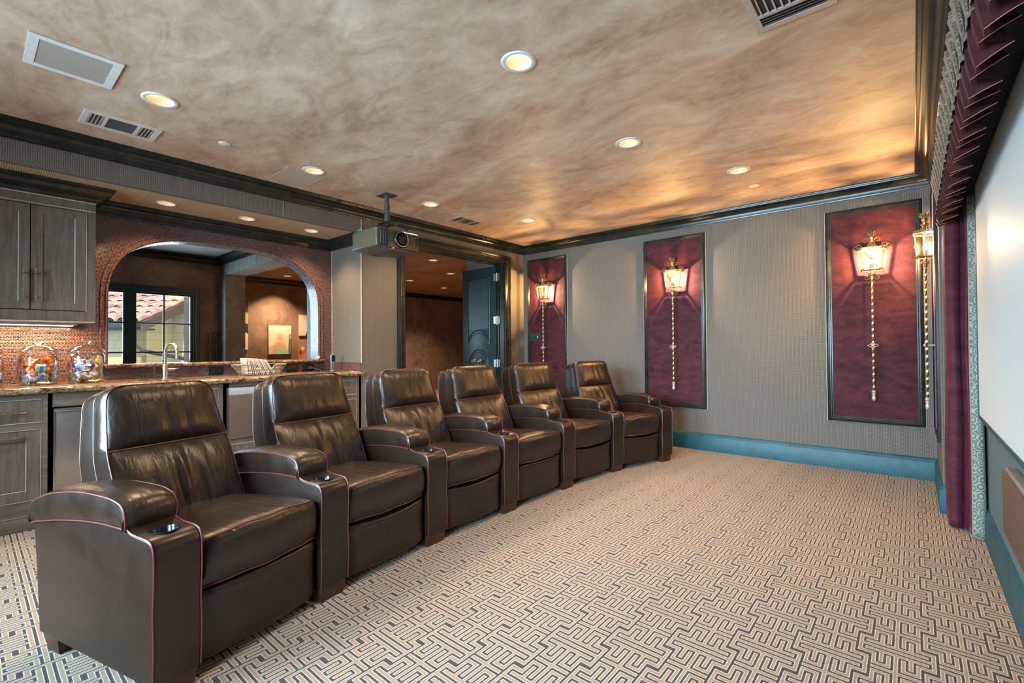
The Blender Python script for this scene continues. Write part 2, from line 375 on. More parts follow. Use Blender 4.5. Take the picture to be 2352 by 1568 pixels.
def damask(name,c1,c2,p=0.11):
    m,nt,b=newmat(name); x,y,z=sepxyz(nt,coord(nt,'World'))
    v=comb(nt,math_(nt,'MULTIPLY',math_(nt,'ADD',x,y),1/p),math_(nt,'MULTIPLY',z,1/p))
    vo=N(nt,'ShaderNodeTexVoronoi'); vo.feature='F1'; vo.inputs['Scale'].default_value=2.2; vo.inputs['Randomness'].default_value=0.35; L(nt,v,vo.inputs['Vector'])
    s=math_(nt,'SINE',math_(nt,'MULTIPLY_ADD',vo.outputs['Distance'],26,0.0)); k=math_(nt,'GREATER_THAN',s,0.15)
    L(nt,mix(nt,k,c1,c2),b.inputs['Base Color']); b.inputs['Roughness'].default_value=0.5; bump(nt,s,b,0.35,0.003); b.inputs['Sheen Weight'].default_value=0.2; return m
M['damask_beige']=damask('beige_brown_damask',(0.065,0.042,0.024),(0.22,0.155,0.09),0.05)
M['damask']=damask('grey_green_damask',(0.13,0.15,0.12),(0.31,0.32,0.26))
M['cord']=plain('cream_edge_cord',(0.55,0.48,0.38),0.5)
M['gold']=plain('antique_gold_iron',(0.42,0.31,0.17),0.36,metal=0.85,nz=0.35,scale=40,bumpk=0.2)
M['bronze']=plain('dark_bronze',(0.30,0.215,0.16),0.4,metal=0.7,nz=0.3,scale=60)
M['steel']=plain('brushed_steel',(0.55,0.54,0.52),0.28,metal=1.0)
M['steel_door']=plain('stainless_panel',(0.42,0.38,0.34),0.33,metal=0.9)
M['white']=plain('white_enamel',(0.62,0.60,0.58),0.45)
M['offwhite']=plain('plaster_coloured_enamel',(0.47,0.38,0.32),0.5)
M['grille']=plain('speaker_grille',(0.33,0.30,0.25),0.7,nz=0.15,scale=900,bumpk=0.4)
M['screen'],_nt,_b=newmat('matte_white_screen'); _b.inputs['Base Color'].default_value=(0.57,0.64,0.67,1); _b.inputs['Roughness'].default_value=0.6
M['proj']=plain('bronze_grey_projector_shell',(0.045,0.050,0.042),0.36,nz=0.08,scale=400)
M['lens']=plain('lens_glass',(0.010,0.004,0.010),0.04,spec=1.0)
M['mount']=plain('dark_grey_mount_paint',(0.055,0.060,0.050),0.4)
M['glass']=glassmat('clear_glass',(0.97,0.99,0.98),0.10)
M['pane']=glassmat('window_glass',(0.96,0.98,1.0),0.06,edge=False)
M['lantern_glass']=glassmat('amber_lantern_glass',(0.95,0.72,0.42),0.03,0.35,edge=False)
M['roof_glass']=glassmat('light_dimming_roof_glass',(0.30,0.22,0.13),0.10,0.25,edge=False)  # dark tinted pane added to weaken the lantern's upward light
M['bulb']=emis('warm_bulb',(1.0,0.66,0.32),30.0)
M['canlight']=emis('downlight_lens',(1.0,0.90,0.70),6.5)
M['reflector']=plain('champagne_reflector',(0.46,0.37,0.26),0.45)
M['led_red']=emis('red_led',(1.0,0.05,0.02),18); M['led_green']=emis('green_led',(0.2,1.0,0.05),6)
M['undercab']=emis('under_cabinet_strip',(1.0,0.75,0.45),6.0)
# ---------------------------------------------------------------- setting: floor, ceiling, walls
MB().box(-5.9,4.66,-6.75,6.2,-0.06,0).build('floor',M['carpet'],smooth=0,kind='structure')
LIGHTS=[(2.823,-3.504),(1.023,-4.594),(0.636,-3.481),(0.644,-2.272),(0.997,-1.145),(2.805,-2.26),(3.25,-1.17)]
SLIGHTS=[(-0.25,-4.267),(-0.25,-3.66),(-0.25,-3.062)]
OL=[(-5.1,-1.15),(-1.68,-0.29),(-2.52,0.85),(-3.86,0.89),(-4.28,2.22)]
def slab_with_holes(name,x0,x1,y0,y1,z,holes,r,mat,th=0.02):
    cu=D.curves.new(name,'CURVE'); cu.dimensions='2D'; cu.fill_mode='BOTH'
    def poly(pts):
        s=cu.splines.new('POLY'); s.points.add(len(pts)-1)
        for p,q in zip(s.points,pts): p.co=(q[0],q[1],0,1)
        s.use_cyclic_u=True
    poly([(x0,y0),(x1,y0),(x1,y1),(x0,y1)])
    for hx,hy in holes: poly([(hx+r*math.cos(2*PI*k/32),hy+r*math.sin(2*PI*k/32)) for k in range(32)])
    o=D.objects.new(name,cu); COL.objects.link(o); bpy.context.view_layer.update()
    me=D.meshes.new_from_object(o.evaluated_get(bpy.context.evaluated_depsgraph_get())); D.objects.remove(o)
    me.materials.clear(); me.materials.append(mat); ob=D.objects.new(name,me); COL.objects.link(ob); ob.location=(0,0,z); tag(ob,kind='structure'); return ob
LR=0.068
slab_with_holes('ceiling',-0.02,4.68,-6.7,0.04,2.6,LIGHTS,LR,M['ceiling'])
slab_with_holes('ceiling_soffit',-0.60,0.0,-6.7,-2.655,2.335,SLIGHTS,LR*0.85,M['fabric_soffit'])
MB().box(-0.7,4.7,-6.75,0.05,2.74,2.80).build('ceiling_upper_deck',M['blackmatte'],smooth=0,kind='structure')
# rear wall (bar side) with wide doorway
w=MB(); w.box(-0.17,0,-2.66,-2.12,0,2.6).box(-0.17,0,-0.43,0.0,0,2.6).box(-0.17,0,-2.12,-0.43,2.32,2.6)
w.build('wall_rear',M['fabric'],smooth=0,kind='structure')
# soffit face, with a soft lower edge
prof=[(0.0,2.6),(0.0,2.37),(-0.003,2.356),(-0.010,2.344),(-0.022,2.337),(-0.034,2.335),(-0.034,2.6)]
MB().prism(prof,-6.7,-2.66,'xz').build('wall_soffit',M['fabric'],smooth=60,kind='structure')
# side wall with lanterns, pilaster, header, screen wall, near wall
MB().box(0.0,4.70,0.0,0.14,0,2.6).build('wall_side',M['fabric'],smooth=0,kind='structure')
MB().box(4.47,4.66,-0.975,0.0,0,2.6).build('wall_pilaster',M['fabric'],smooth=0,kind='structure')
MB().box(4.47,4.66,-6.7,-4.70,0,2.6).build('wall_far_pilaster',M['fabric'],smooth=0,kind='structure')
MB().box(4.475,4.66,-4.70,-0.975,2.07,2.6).build('wall_header',M['fabric'],smooth=0,kind='structure')
def lowerfab(): return fabric('daylit_lower_wall_fabric',(0.035,0.07,0.08),(0.16,0.24,0.26),p=0.010)  # wall fabric with the teal cast of cool daylight put into its colours
M['lowerfab']=lowerfab()
MB().box(4.65,4.72,-4.70,-0.975,0,2.07).build('wall_screen',M['lowerfab'],smooth=0,kind='structure')
w=MB(); zs0,zs1=0.85,2.25
w.box(-0.6,0.60,-6.75,-6.62,0,2.6).box(0.60,2.50,-6.75,-6.62,0,zs0).box(0.60,2.50,-6.75,-6.62,zs1,2.6).box(2.50,3.05,-6.75,-6.62,0,2.6).box(3.05,4.05,-6.75,-6.62,0,0.6).box(3.05,4.05,-6.75,-6.62,2.1,2.6).box(4.05,4.7,-6.75,-6.62,0,2.6)
w.build('wall_near',M['fabric'],smooth=0,kind='structure')
for wn,(a,b_,c,d) in {'window_2':(0.60,2.50,zs0,zs1),'window_3':(3.05,4.05,0.6,2.1)}.items():
    w=MB(); fr=0.05
    w.box(a,a+fr,-6.74,-6.60,c,d).box(b_-fr,b_,-6.74,-6.60,c,d).box(a,b_,-6.74,-6.60,c,c+fr).box(a,b_,-6.74,-6.60,d-fr,d).box((a+b_)/2-0.03,(a+b_)/2+0.03,-6.72,-6.64,c,d)
    wo=w.build(wn,M['trim'],kind='structure')
    MB().box(a,b_,-6.685,-6.68,c,d).build('pane',M['pane'],parent=wo,smooth=0)
# mosaic wall with arched pass-through
ax=-0.592; cyA=-3.698; hw=0.878; zt=2.13; z0A=1.50
def arch_pts(off=0.0,n=40,zb=1.03):
    P=[(cyA-hw-off,zb)]
    for i in range(n+1):
        t=PI-PI*i/n; c,s=math.cos(t),math.sin(t)
        e=2/2.95
        P.append((cyA+math.copysign(abs(c)**e,c)*(hw+off),z0A+(abs(s)**e)*(zt-z0A+off)))
    P.append((cyA+hw+off,zb)); return P
ap=arch_pts(); ap2=arch_pts(-0.0015)
w=MB()
w.box(-0.76,ax,-6.7,cyA-hw,0.9,2.34).box(-0.76,ax,cyA+hw,-2.66,0.9,2.34)
for i in range(len(ap)-1):
    (ya,za),(yb,zb)=ap[i],ap[i+1]
    if abs(yb-ya)<1e-6: continue
    w.add([(ax,ya,za),(ax,yb,zb),(ax,yb,2.34),(ax,ya,2.34)],[(0,1,2,3)]); w.add([(-0.76,ya,za),(-0.76,yb,zb),(-0.76,yb,2.34),(-0.76,ya,2.34)],[(0,3,2,1)])
w.box(-0.76,ax,cyA-hw,cyA+hw,0.0,1.01)
w.build('wall_mosaic',M['mosaic'],smooth=0,kind='structure',fixn=False)
w=MB(); w.grid([[(ax+0.001,y,z) for y,z in ap2],[(-0.761,y,z) for y,z in ap2]]); w.build('trim_arch_reveal',M['mosaic_reveal'],smooth=50,kind='structure')
w=MB()
for off in (0.012,0.045): w.tube([(ax+0.003,y,z) for y,z in arch_pts(off)],0.0065,6)
w.build('trim_arch_pencil',M['pencil'],kind='structure')
MB().box(-0.76,-0.17,-2.66,-2.58,0.0,2.34).build('wall_niche_return',M['fabric'],smooth=0,kind='structure')
MB().box(-0.592,-0.005,-2.668,-2.66,0.9,1.003).build('trim_return_tile',M['mosaic_strip'],smooth=0,kind='structure')
# cream cords on corners of the fabric
w=MB(); w.tube([(0.002,-2.662,1.0),(0.002,-2.662,2.335)],0.005,6); w.tube([(-0.588,-2.664,1.0),(-0.588,-2.664,2.24)],0.004,6); w.tube([(0.003,-2.66,2.34),(0.003,-2.66,2.49)],0.0035,6)
w.tube([(0.002,-3.45,2.36),(0.002,-3.45,2.49)],0.002,6)
w.build('trim_corner_cord',M['cord'],kind='structure')
# crowns
def crown_prof(z,h=0.105,d=0.115):
    # (out,z) ogee profile from the wall foot to the ceiling edge
    pts=[(0,z-h),(0.018,z-h),(0.020,z-h+0.010),(0.026,z-h+0.014),(0.027,z-h+0.022)]
    for i in range(1,9):
        t=i/8; pts.append((0.027+(d-0.055)*(1-math.cos(t*PI/2))*0.95, z-h+0.022+(h-0.050)*math.sin(t*PI/2)))
    pts+= [(d-0.022,z-0.024),(d-0.020,z-0.016),(d-0.008,z-0.014),(d-0.006,z-0.006),(d,z-0.004),(d,z),(0,z)]
    return pts
MB().sweep(crown_prof(2.6),[(0,-6.62),(0,0),(4.47,0),(4.47,-6.62)],side=-1).build('trim_crown',M['trim'],smooth=40,kind='structure')
MB().sweep(crown_prof(2.335,0.10,0.098),[(ax,-6.6),(ax,-2.66),(0.0,-2.66)],side=-1).build('trim_crown_niche',M['trim'],smooth=40,kind='structure')
# baseboards
bbp=[(0,0),(0.020,0),(0.020,0.150),(0.016,0.160),(0.013,0.166),(0.011,0.178),(0.004,0.186),(0,0.188)]
MB().sweep(bbp,[(0,-0.26),(0,0),(4.47,0),(4.47,-0.975),(4.53,-0.975)],side=-1).build('baseboard_side',M['teal'],kind='structure')
MB().sweep(bbp,[(0,-2.66),(0,-2.22)],side=-1).build('baseboard_rear',M['teal'],kind='structure')
MB().sweep(bbp,[(4.65,-0.98),(4.65,-4.7)],side=-1).build('baseboard_screen',M['teal'],kind='structure')
# door casing
def casing(o,y0,y1,zt_,x=0.0,wd=0.10,s=1):
    P=[(0,0),(0,0.020),(0.012,0.024),(0.020,0.018),(0.045,0.020),(0.060,0.028),(0.075,0.024),(0.090,0.036),(0.100,0.036),(0.100,0)]
    rows=[]
    for (yy,zz,dy,dz) in ((y0,0,-1,0),(y0,zt_,-1,1),(y1,zt_,1,1),(y1,0,1,0)):
        rows.append([(x+s*t,yy+dy*a,zz+dz*a) for a,t in P])
    o.grid(rows,closed_v=True); return o
w=MB(); casing(w,-2.12,-0.43,2.32); casing(w,-2.12,-0.43,2.32,x=-0.17,s=-1)
w.box(-0.17,0.0,-2.13,-2.112,0,2.32).box(-0.17,0.0,-0.438,-0.43,0,2.32).box(-0.17,0.0,-2.12,-0.43,2.312,2.33)
w.box(-0.11,-0.085,-2.112,-2.10,0,2.31).box(-0.11,-0.085,-0.45,-0.438,0,2.31).box(-0.11,-0.085,-2.12,-0.43,2.30,2.312)
w.build('trim_doorway',M['trim'],kind='structure')
# ---------------------------------------------------------------- door leaf
dr=MB(); hxp,hyp=-0.125,-0.455; LL=0.665; zD=2.295
dr.rbox(hxp-LL,hxp,hyp-0.02,hyp+0.022,0.012,zD,0.003)
dobj=dr.build('door_1',M['door'],kind='structure')
w=MB(); yf=hyp-0.021
a0,a1=hxp-LL+0.115,hxp-0.115; ca=(a0+a1)/2; ha=(a1-a0)/2
def yline(pts,r=0.008): w.tube([(x,yf,z) for x,z in pts],r,6)
zbA=1.30
yline([(a0,zbA-0.05),(a0,2.15),(a1,2.15),(a1,zbA-0.05)])
yline([(ca+ha*1.0*math.cos(t),zbA-0.10+0.20*math.sin(t)) for t in [PI-PI*i/16 for i in range(17)]])
yline([(ca+ha*0.93*math.cos(t),zbA-0.105+0.165*math.sin(t)) for t in [PI-PI*i/16 for i in range(17)]],0.005)
yline([(a0+0.03,0.28)]+[(ca+(ha-0.03)*math.cos(t),0.92+0.20*math.sin(t)) for t in [PI-PI*i/20 for i in range(21)]]+[(a1-0.03,0.28),(a0+0.03,0.28)])
yline([(a0+0.06,0.31)]+[(ca+(ha-0.06)*math.cos(t),0.92+0.165*math.sin(t)) for t in [PI-PI*i/20 for i in range(21)]]+[(a1-0.06,0.31),(a0+0.06,0.31)],0.005)
w.build('door_moulding',M['door'],parent=dobj)
w=MB()
w.box(a0+0.02,a1-0.02,hyp-0.026,hyp-0.02,1.42,2.13); w.build('door_panel',M['door'],parent=dobj)
for zz in (2.14,1.535,0.93):
    w=MB(); w.tube([(-0.118,-0.452,zz-0.055),(-0.118,-0.452,zz+0.055)],0.007,8); w.box(-0.160,-0.118,-0.4785,-0.4755,zz-0.05,zz+0.05); w.box(-0.118,-0.075,-0.4425,-0.4505,zz-0.05,zz+0.05); w.sphere((-0.118,-0.452,zz+0.06),0.006,n=5).sphere((-0.118,-0.452,zz-0.06),0.006,n=5)
    w.build('door_hinge',M['steel'],parent=dobj)
for kx in (-0.53,-0.42):
    w=MB(); w.lathe([(0.0,0),(0.028,0),(0.028,-0.004),(0.010,-0.008),(0.009,-0.028),(0.020,-0.034),(0.027,-0.046),(0.024,-0.060),(0.012,-0.068),(0,-0.070)],(kx,hyp-0.02,0.955),16,axis='y')
    w.build('door_knob',M['steel'],parent=dobj)
# ---------------------------------------------------------------- rooms beyond
PX=-5.75
w=MB(); w.box(PX-0.1,PX,-2.7,6.2,0,2.6); w.build('wall_gallery',M['plaster_dark'],smooth=0,kind='structure')
w=MB(); w.box(PX,0,6.1,6.2,0,2.6); w.box(-0.17,-0.16,0.1,6.2,0,2.6); w.box(PX,-4.28,-2.72,-2.66,0,2.6); w.build('wall_gallery_ends',M['plaster_dark'],smooth=0,kind='structure')
# window wall (alcove)
wy0,wy1,wz0,wz1=-4.90,-3.00,0.90,2.02
w=MB(); X0,X1=-4.28,-4.13
w.box(X0,X1,-6.7,wy0,0,2.6).box(X0,X1,wy1,-2.65,0,2.6).box(X0,X1,wy0,wy1,0,wz0).box(X0,X1,wy0,wy1,wz1,2.6); w.build('wall_alcove',M['plaster_dark'],smooth=0,kind='structure')
MB().box(-4.2,-0.76,-6.75,-6.62,0,2.6).build('wall_alcove_near',M['plaster_dark'],smooth=0,kind='structure')
# dividing wall with wide opening
w=MB(); w.box(-4.28,-3.90,-2.65,-2.36,0,2.6).box(-1.2,-0.17,-2.58,-2.36,0,2.6).box(-1.2,-0.76,-2.65,-2.36,0,2.6).box(-3.90,-1.2,-2.65,-2.36,2.33,2.6); w.build('wall_divider',M['plaster_grey'],smooth=0,kind='structure')
w=MB(); w.box(-1.06,-0.17,-0.12,0.10,0,2.6); w.build('wall_gallery_stub',M['plaster_grey'],smooth=0,kind='structure')
slab_with_holes('ceiling_gallery',-5.8,-0.17,-2.36,6.2,2.6,[p for p in OL if p[1]>-2.3],LR,M['ceiling_copper'])
slab_with_holes('ceiling_alcove',-4.2,-0.70,-6.7,-2.5,2.6,[p for p in OL if p[1]<-2.6],LR,M['plaster_grey'])
MB().box(-5.9,-0.17,-6.7,6.2,2.74,2.8).build('ceiling_gallery_deck',M['blackmatte'],smooth=0,kind='structure')
MB().sweep(crown_prof(2.6),[(-4.13,-6.6),(-4.13,-2.65),(-0.8,-2.65)],side=-1).build('trim_crown_alcove',M['trim'],smooth=40,kind='structure')
MB().sweep(crown_prof(2.6),[(PX,-2.6),(PX,6.1)],side=-1).build('trim_crown_gallery',M['trim'],smooth=40,kind='structure')
MB().sweep(crown_prof(2.6,0.11,0.12),[(-0.17,-0.12),(-1.06,-0.12),(-1.06,0.10)],side=1).build('trim_crown_stub',M['trim'],smooth=40,kind='structure')
# alcove window
w=MB(); xf=-4.12
def ringbox(o,x0,x1,a,b_,c,d,t):
    o.box(x0,x1,a,a+t,c,d).box(x0,x1,b_-t,b_,c,d).box(x0,x1,a+t,b_-t,c,c+t).box(x0,x1,a+t,b_-t,d-t,d)
ringbox(w,-4.13,-4.105,wy0-0.06,wy1+0.07,wz0-0.06,wz1+0.07,0.065); ringbox(w,-4.13,-4.095,wy0-0.06,wy1+0.07,wz0-0.06,wz1+0.07,0.018)
ringbox(w,-4.28,-4.13,wy0-0.01,wy1+0.01,wz0-0.01,wz1+0.01,0.03)
w.box(-4.20,-4.14,-3.83,-3.75,wz0,wz1)
ringbox(w,-4.19,-4.16,wy0+0.02,-3.83,wz0+0.02,wz1-0.02,0.035); ringbox(w,-4.19,-4.16,-3.75,wy1-0.02,wz0+0.02,wz1-0.02,0.035)
for zz in (1.54,1.118): w.box(-4.182,-4.168,wy0+0.04,wy1-0.04,zz-0.010,zz+0.010)
for yy in (-4.36,-3.385): w.box(-4.182,-4.168,yy-0.010,yy+0.010,wz0+0.04,wz1-0.04)
wo=w.build('window_1',M['door'],kind='structure')
MB().box(-4.176,-4.173,wy0,wy1,wz0,wz1).build('pane',M['pane'],parent=wo,smooth=0)
# ---------------------------------------------------------------- outside the alcove window
def stone():
    m,nt,b=newmat('yellow_limestone'); x,y,z=sepxyz(nt,coord(nt,'World'))
    br=N(nt,'ShaderNodeTexBrick'); L(nt,comb(nt,math_(nt,'ADD',x,y),z),br.inputs['Vector']); br.offset=0.37; br.squash=1.5; br.squash_frequency=2
    for k,val in (('Scale',1.0),('Mortar Size',0.018),('Mortar Smooth',0.6),('Brick Width',0.46),('Row Height',0.24)): br.inputs[k].default_value=val
    br.inputs['Color1'].default_value=(0.78,0.60,0.26,1); br.inputs['Color2'].default_value=(0.85,0.74,0.44,1); br.inputs['Mortar'].default_value=(0.50,0.42,0.25,1)
    f=noise(nt,coord(nt,'World'),4,6,0.6); L(nt,mix(nt,f,br.outputs['Color'],(0.62,0.50,0.24)),b.inputs['Base Color']); b.inputs['Roughness'].default_value=0.9; bump(nt,f,b,0.5,0.03); return m
M['stone']=stone()
M['tile']=plain('terracotta_roof_tile',(0.62,0.36,0.28),0.3,nz=0.4,scale=2.5)
M['fascia']=plain('brown_fascia',(0.12,0.07,0.05),0.6); M['gutter']=plain('dark_bronze_gutter',(0.035,0.035,0.04),0.5)
hs=thing('neighbouring_house','yellow limestone house wing with clay tile roof seen through the window','building',(-11.9,-2.13,0),math.radians(40.5))
# house frame: x to the right along the eave, y away up the slope, origin below the eave corner
rz0=1.93; kk=0.42
w=MB(); w.box(-10,-0.4,0.5,0.7,-2.5,rz0+0.15); w.build('front_stone_wall',M['stone'],parent=hs,smooth=0)
w=MB(); w.prism([(0.5,-2.5),(1.72,-2.5),(1.72,rz0+kk*1.72-0.1),(0.5,rz0+kk*0.5-0.1)],-0.7,-0.4,'yz'); w.build('gable_stone_wall',M['stone'],parent=hs,smooth=0)
w=MB(); w.box(-0.45,7,1.70,1.95,-2.5,6.5); w.build('tall_stone_wall',M['stone'],parent=hs,smooth=0)
w=MB(); sp_=0.34
for i in range(26):
    xc=-0.16-sp_*i
    for j in range(12):
        yA=0.52*j-0.06; yB=yA+0.58
        rows=[]
        for yy,rr,dz in ((yA,0.150,0.045),(yB,0.118,0.010)):
            zz=rz0+kk*yy+dz; rows.append([(xc+rr*math.cos(PI*k/8),yy,zz+rr*0.8*math.sin(PI*k/8)) for k in range(9)])
        inner=[(xc+(p[0]-xc)*0.84,yA,rz0+kk*yA+0.045+(p[2]-(rz0+kk*yA+0.045))*0.84) for p in rows[0]]
        w.grid([inner]+rows)
w.build('tile_roof',M['tile'],parent=hs,smooth=60)
w=MB(); w.prism([(0.0,rz0-0.06),(7,rz0-0.06+kk*7),(7,rz0+0.02+kk*7),(0.0,rz0+0.02)],-10,0.0,'yz'); w.build('roof_deck',M['fascia'],parent=hs,smooth=0)
w=MB(); w.prism([(-0.02,rz0-0.26),(1.7,rz0-0.30+kk*1.7),(1.7,rz0-0.0+kk*1.7),(-0.02,rz0+0.0)],0.0,0.05,'yz'); w.build('fascia_board',M['fascia'],parent=hs,smooth=0)
w=MB(); w.rbox(-10,0.0,-0.16,-0.02,rz0-0.15,rz0+0.0,0.02); w.box(-10,0.0,0.0,0.5,rz0-0.22,rz0-0.17); w.build('gutter',M['gutter'],parent=hs)
w=MB(); w.tube([(-0.12,-0.09,rz0-0.12),(-0.12,-0.09,rz0-0.62),(-0.05,0.1,rz0-0.80),(0.35,1.2,rz0-1.05),(0.62,1.62,rz0-1.12),(0.66,1.65,rz0-3.5)],0.055,8); w.build('downspout',M['gutter'],parent=hs)
# ---------------------------------------------------------------- bar: cabinets
def shaker(mb,x,y0,y1,z0,z1,fw=0.062):
    # recessed-panel front standing at x (front face), with moulded inner edge
    mb.box(x-0.018,x,y0,y0+fw,z0,z1).box(x-0.018,x,y1-fw,y1,z0,z1).box(x-0.018,x,y0+fw,y1-fw,z0,z0+fw).box(x-0.018,x,y0+fw,y1-fw,z1-fw,z1)
    mb.box(x-0.016,x-0.009,y0+fw,y1-fw,z0+fw,z1-fw)
    return mb
def edgeline(mb,x,y0,y1,z0,z1,r=0.0028):
    mb.tube([(x,y0,z0),(x,y1,z0),(x,y1,z1),(x,y0,z1)],r,4,closed=True)
def pull(parent,x,y,z,horizontal=True,ln=0.15,mat='bronze'):
    w=MB(); 
    def P(a,d): return (x+d,y+a,z) if horizontal else (x+d,y,z+a)
    w.tube([P(-ln/2,0.030),P(-ln*0.28,0.032),P(0,0.034),P(ln*0.28,0.032),P(ln/2,0.030)],[0.0075,0.006,0.0058,0.006,0.0075],4,sq=True)
    for a in (-ln*0.36,ln*0.36): w.tube([P(a,0.0),P(a,0.032)],0.006,6); w.tube([P(a-0.006,0.031),P(a+0.006,0.031)],0.0105,4,sq=True)
    return rel(parent if parent.parent is None else parent.parent,w).build('handle',M[mat],parent=parent)
def cabinet(label,y0,y1,fronts,cavity=None,name='base_cabinet'):
    t=thing(name,label,'cabinet',(-0.28,(y0+y1)/2,0),group='stained wood base cabinets of the bar')
    w=MB(); xb=-0.585; F=-0.004
    # carcass frame with openings
    w.box(xb,xb+0.02,y0,y1,0.0,0.873); w.box(xb,F,y0,y0+0.02,0.0,0.873); w.box(xb,F,y1-0.02,y1,0.0,0.873)
    w.box(xb,F-0.03,y0,y1,0.08,0.10); w.box(xb,F-0.02,y0,y1,0.0,0.08)
    zs=sorted([(f[1],f[2]) for f in fronts]+([cavity] if cavity else []))
    w.box(F-0.02,F,y0,y0+0.052,0.0,0.873).box(F-0.02,F,y1-0.052,y1,0.0,0.873)
    prev=0.0
    for a,b_ in zs+[(0.873,0.873)]:
        if a-prev>0.001: w.box(F-0.02,F,y0+0.052,y1-0.052,prev,a-0.002)
        prev=b_+0.002
    w.rbox(F,F+0.012,y0,y1,0.0,0.085,0.003); w.tube([(F+0.006,y0,0.09),(F+0.006,y1,0.09)],0.007,6)
    rel(t,w).build('body',M['wood_y'],parent=t)
    for kind,a,b_ in fronts:
        ya,yb=y0+0.055,y1-0.055
        w=shaker(MB(),F,ya,yb,a,b_); d=rel(t,w).build(kind,M['wood'],parent=t,smooth=0)
        w=MB(); edgeline(w,F+0.001,ya-0.004,yb+0.004,a-0.004,b_+0.004); edgeline(w,F-0.007,ya+0.062,yb-0.062,a+0.062,b_-0.062,0.004); rel(t,w).build('edge_bead',M['wood_edge'],parent=d)
        pull(d,F,(ya+yb)/2,(a+b_)/2 if kind=='drawer' else b_-0.034,True)
    return t
cabinet('grey-brown base cabinet with drawer over door under the candy jars',-5.39,-4.947,[('drawer',0.690,0.830),('door',0.190,0.636)])
cabinet('grey-brown sink cabinet mostly hidden behind the nearest recliner',-4.455,-3.917,[('drawer',0.690,0.828),('drawer',0.43,0.636),('drawer',0.19,0.37)])
cabinet('grey-brown cabinet holding the pale-topped built-in cooler, seen beside the second recliner',-3.913,-3.305,[('drawer',0.19,0.352)],cavity=(0.40,0.832))
cabinet('grey-brown drawer cabinet at the doorway end of the bar',-3.300,-2.668,[('drawer',0.690,0.826),('drawer',0.425,0.633),('drawer',0.16,0.362)])
# under-counter appliances
t=thing('ice_maker','tall stainless under-counter ice maker left of the nearest recliner','appliance',(-0.28,-4.70,0))
w=MB(); w.rbox(-0.56,-0.03,-4.940,-4.460,0.02,0.775,0.006); rel(t,w).build('body',M['black'],parent=t)
w=MB(); w.rbox(-0.03,0.006,-4.938,-4.462,0.19,0.765,0.006); d=rel(t,w).build('door',M['steel_door'],parent=t)
w=MB(); w.rbox(0.006,0.016,-4.938,-4.462,0.745,0.765,0.003); rel(t,w).build('handle_lip',M['steel'],parent=d)
w=MB(); w.box(0.0,0.009,-4.9415,-4.932,0.19,0.765); rel(t,w).build('bright_edge',M['steel'],parent=d)
w=MB(); w.box(-0.05,-0.005,-4.944,-4.458,0.777,0.872); rel(t,w).build('top_rail',M['wood_y'],parent=t)
t=thing('beverage_cooler','small built-in cooler with pale control band and brown door','appliance',(-0.28,-3.6,0.4))
w=MB(); w.box(-0.50,-0.012,-3.855,-3.365,0.405,0.828); rel(t,w).build('body',M['black'],parent=t,smooth=0)
w=MB(); w.rbox(-0.012,0.010,-3.911,-3.36,0.402,0.766,0.003); d=rel(t,w).build('door',plain('brown_metal_door',(0.16,0.11,0.09),0.4,metal=0.3),parent=t)
w=MB(); w.box(0.0,0.0125,-3.913,-3.902,0.402,0.83); rel(t,w).build('bright_edge',M['steel'],parent=d)
w=MB(); w.rbox(-0.012,0.010,-3.911,-3.36,0.768,0.830,0.003); rel(t,w).build('control_band',plain('pale_control_band',(0.55,0.60,0.60),0.3,metal=0.4),parent=t)
# countertop with rough chiselled front edge
def chisel_slab(name,x0,x1,y0,y1,z0,z1,label,cat,amp=0.006,endcap=True):
    rnd=random.Random(3); n=int((y1-y0)/0.02); w=MB(); rows=[]
    prof=[(x0,z0),(x1-0.006,z0),(x1,z0+0.3*(z1-z0)),(x1+0.002,z0+0.65*(z1-z0)),(x1-0.005,z1-0.004),(x1-0.012,z1),(x0,z1)]
    for i in range(n+1):
        y=y0+(y1-y0)*i/n; row=[]
        for k,(a,b_) in enumerate(prof):
            j=amp if 1<=k<=4 else 0
            if endcap and i==n and 1<=k<=5: a-=0.01
            row.append((a+(rnd.random()-0.5)*j*1.6,y,b_+(rnd.random()-0.5)*j*0.6))
        rows.append(row)
    w.grid(rows,closed_v=True); w.add(rows[0],[tuple(range(len(prof)))]); w.add(rows[-1],[tuple(range(len(prof)))])
    return w.build(name,M['granite'],smooth=50,label=label,cat=cat)
chisel_slab('countertop',-0.588,0.032,-6.3,-2.640,0.873,0.910,'brown granite bar countertop with rough chiselled front edge','countertop')
chisel_slab('ledge',-0.80,-0.530,cyA-hw-0.055,cyA+hw+0.055,1.008,1.036,'raised granite ledge across the arched pass-through','countertop',0.005)
w=MB(); w.lathe([(0.17,0.0005),(0.185,0.003),(0.178,0.0015),(0.168,-0.004)],(-0.34,-4.18,0.91),32); w.v=[(x,(y+4.18)*1.35-4.18,z) for x,y,z in w.v]
w.build('sink',M['steel'],label='oval undermount bar sink rim in the granite in front of the faucet',cat='sink')
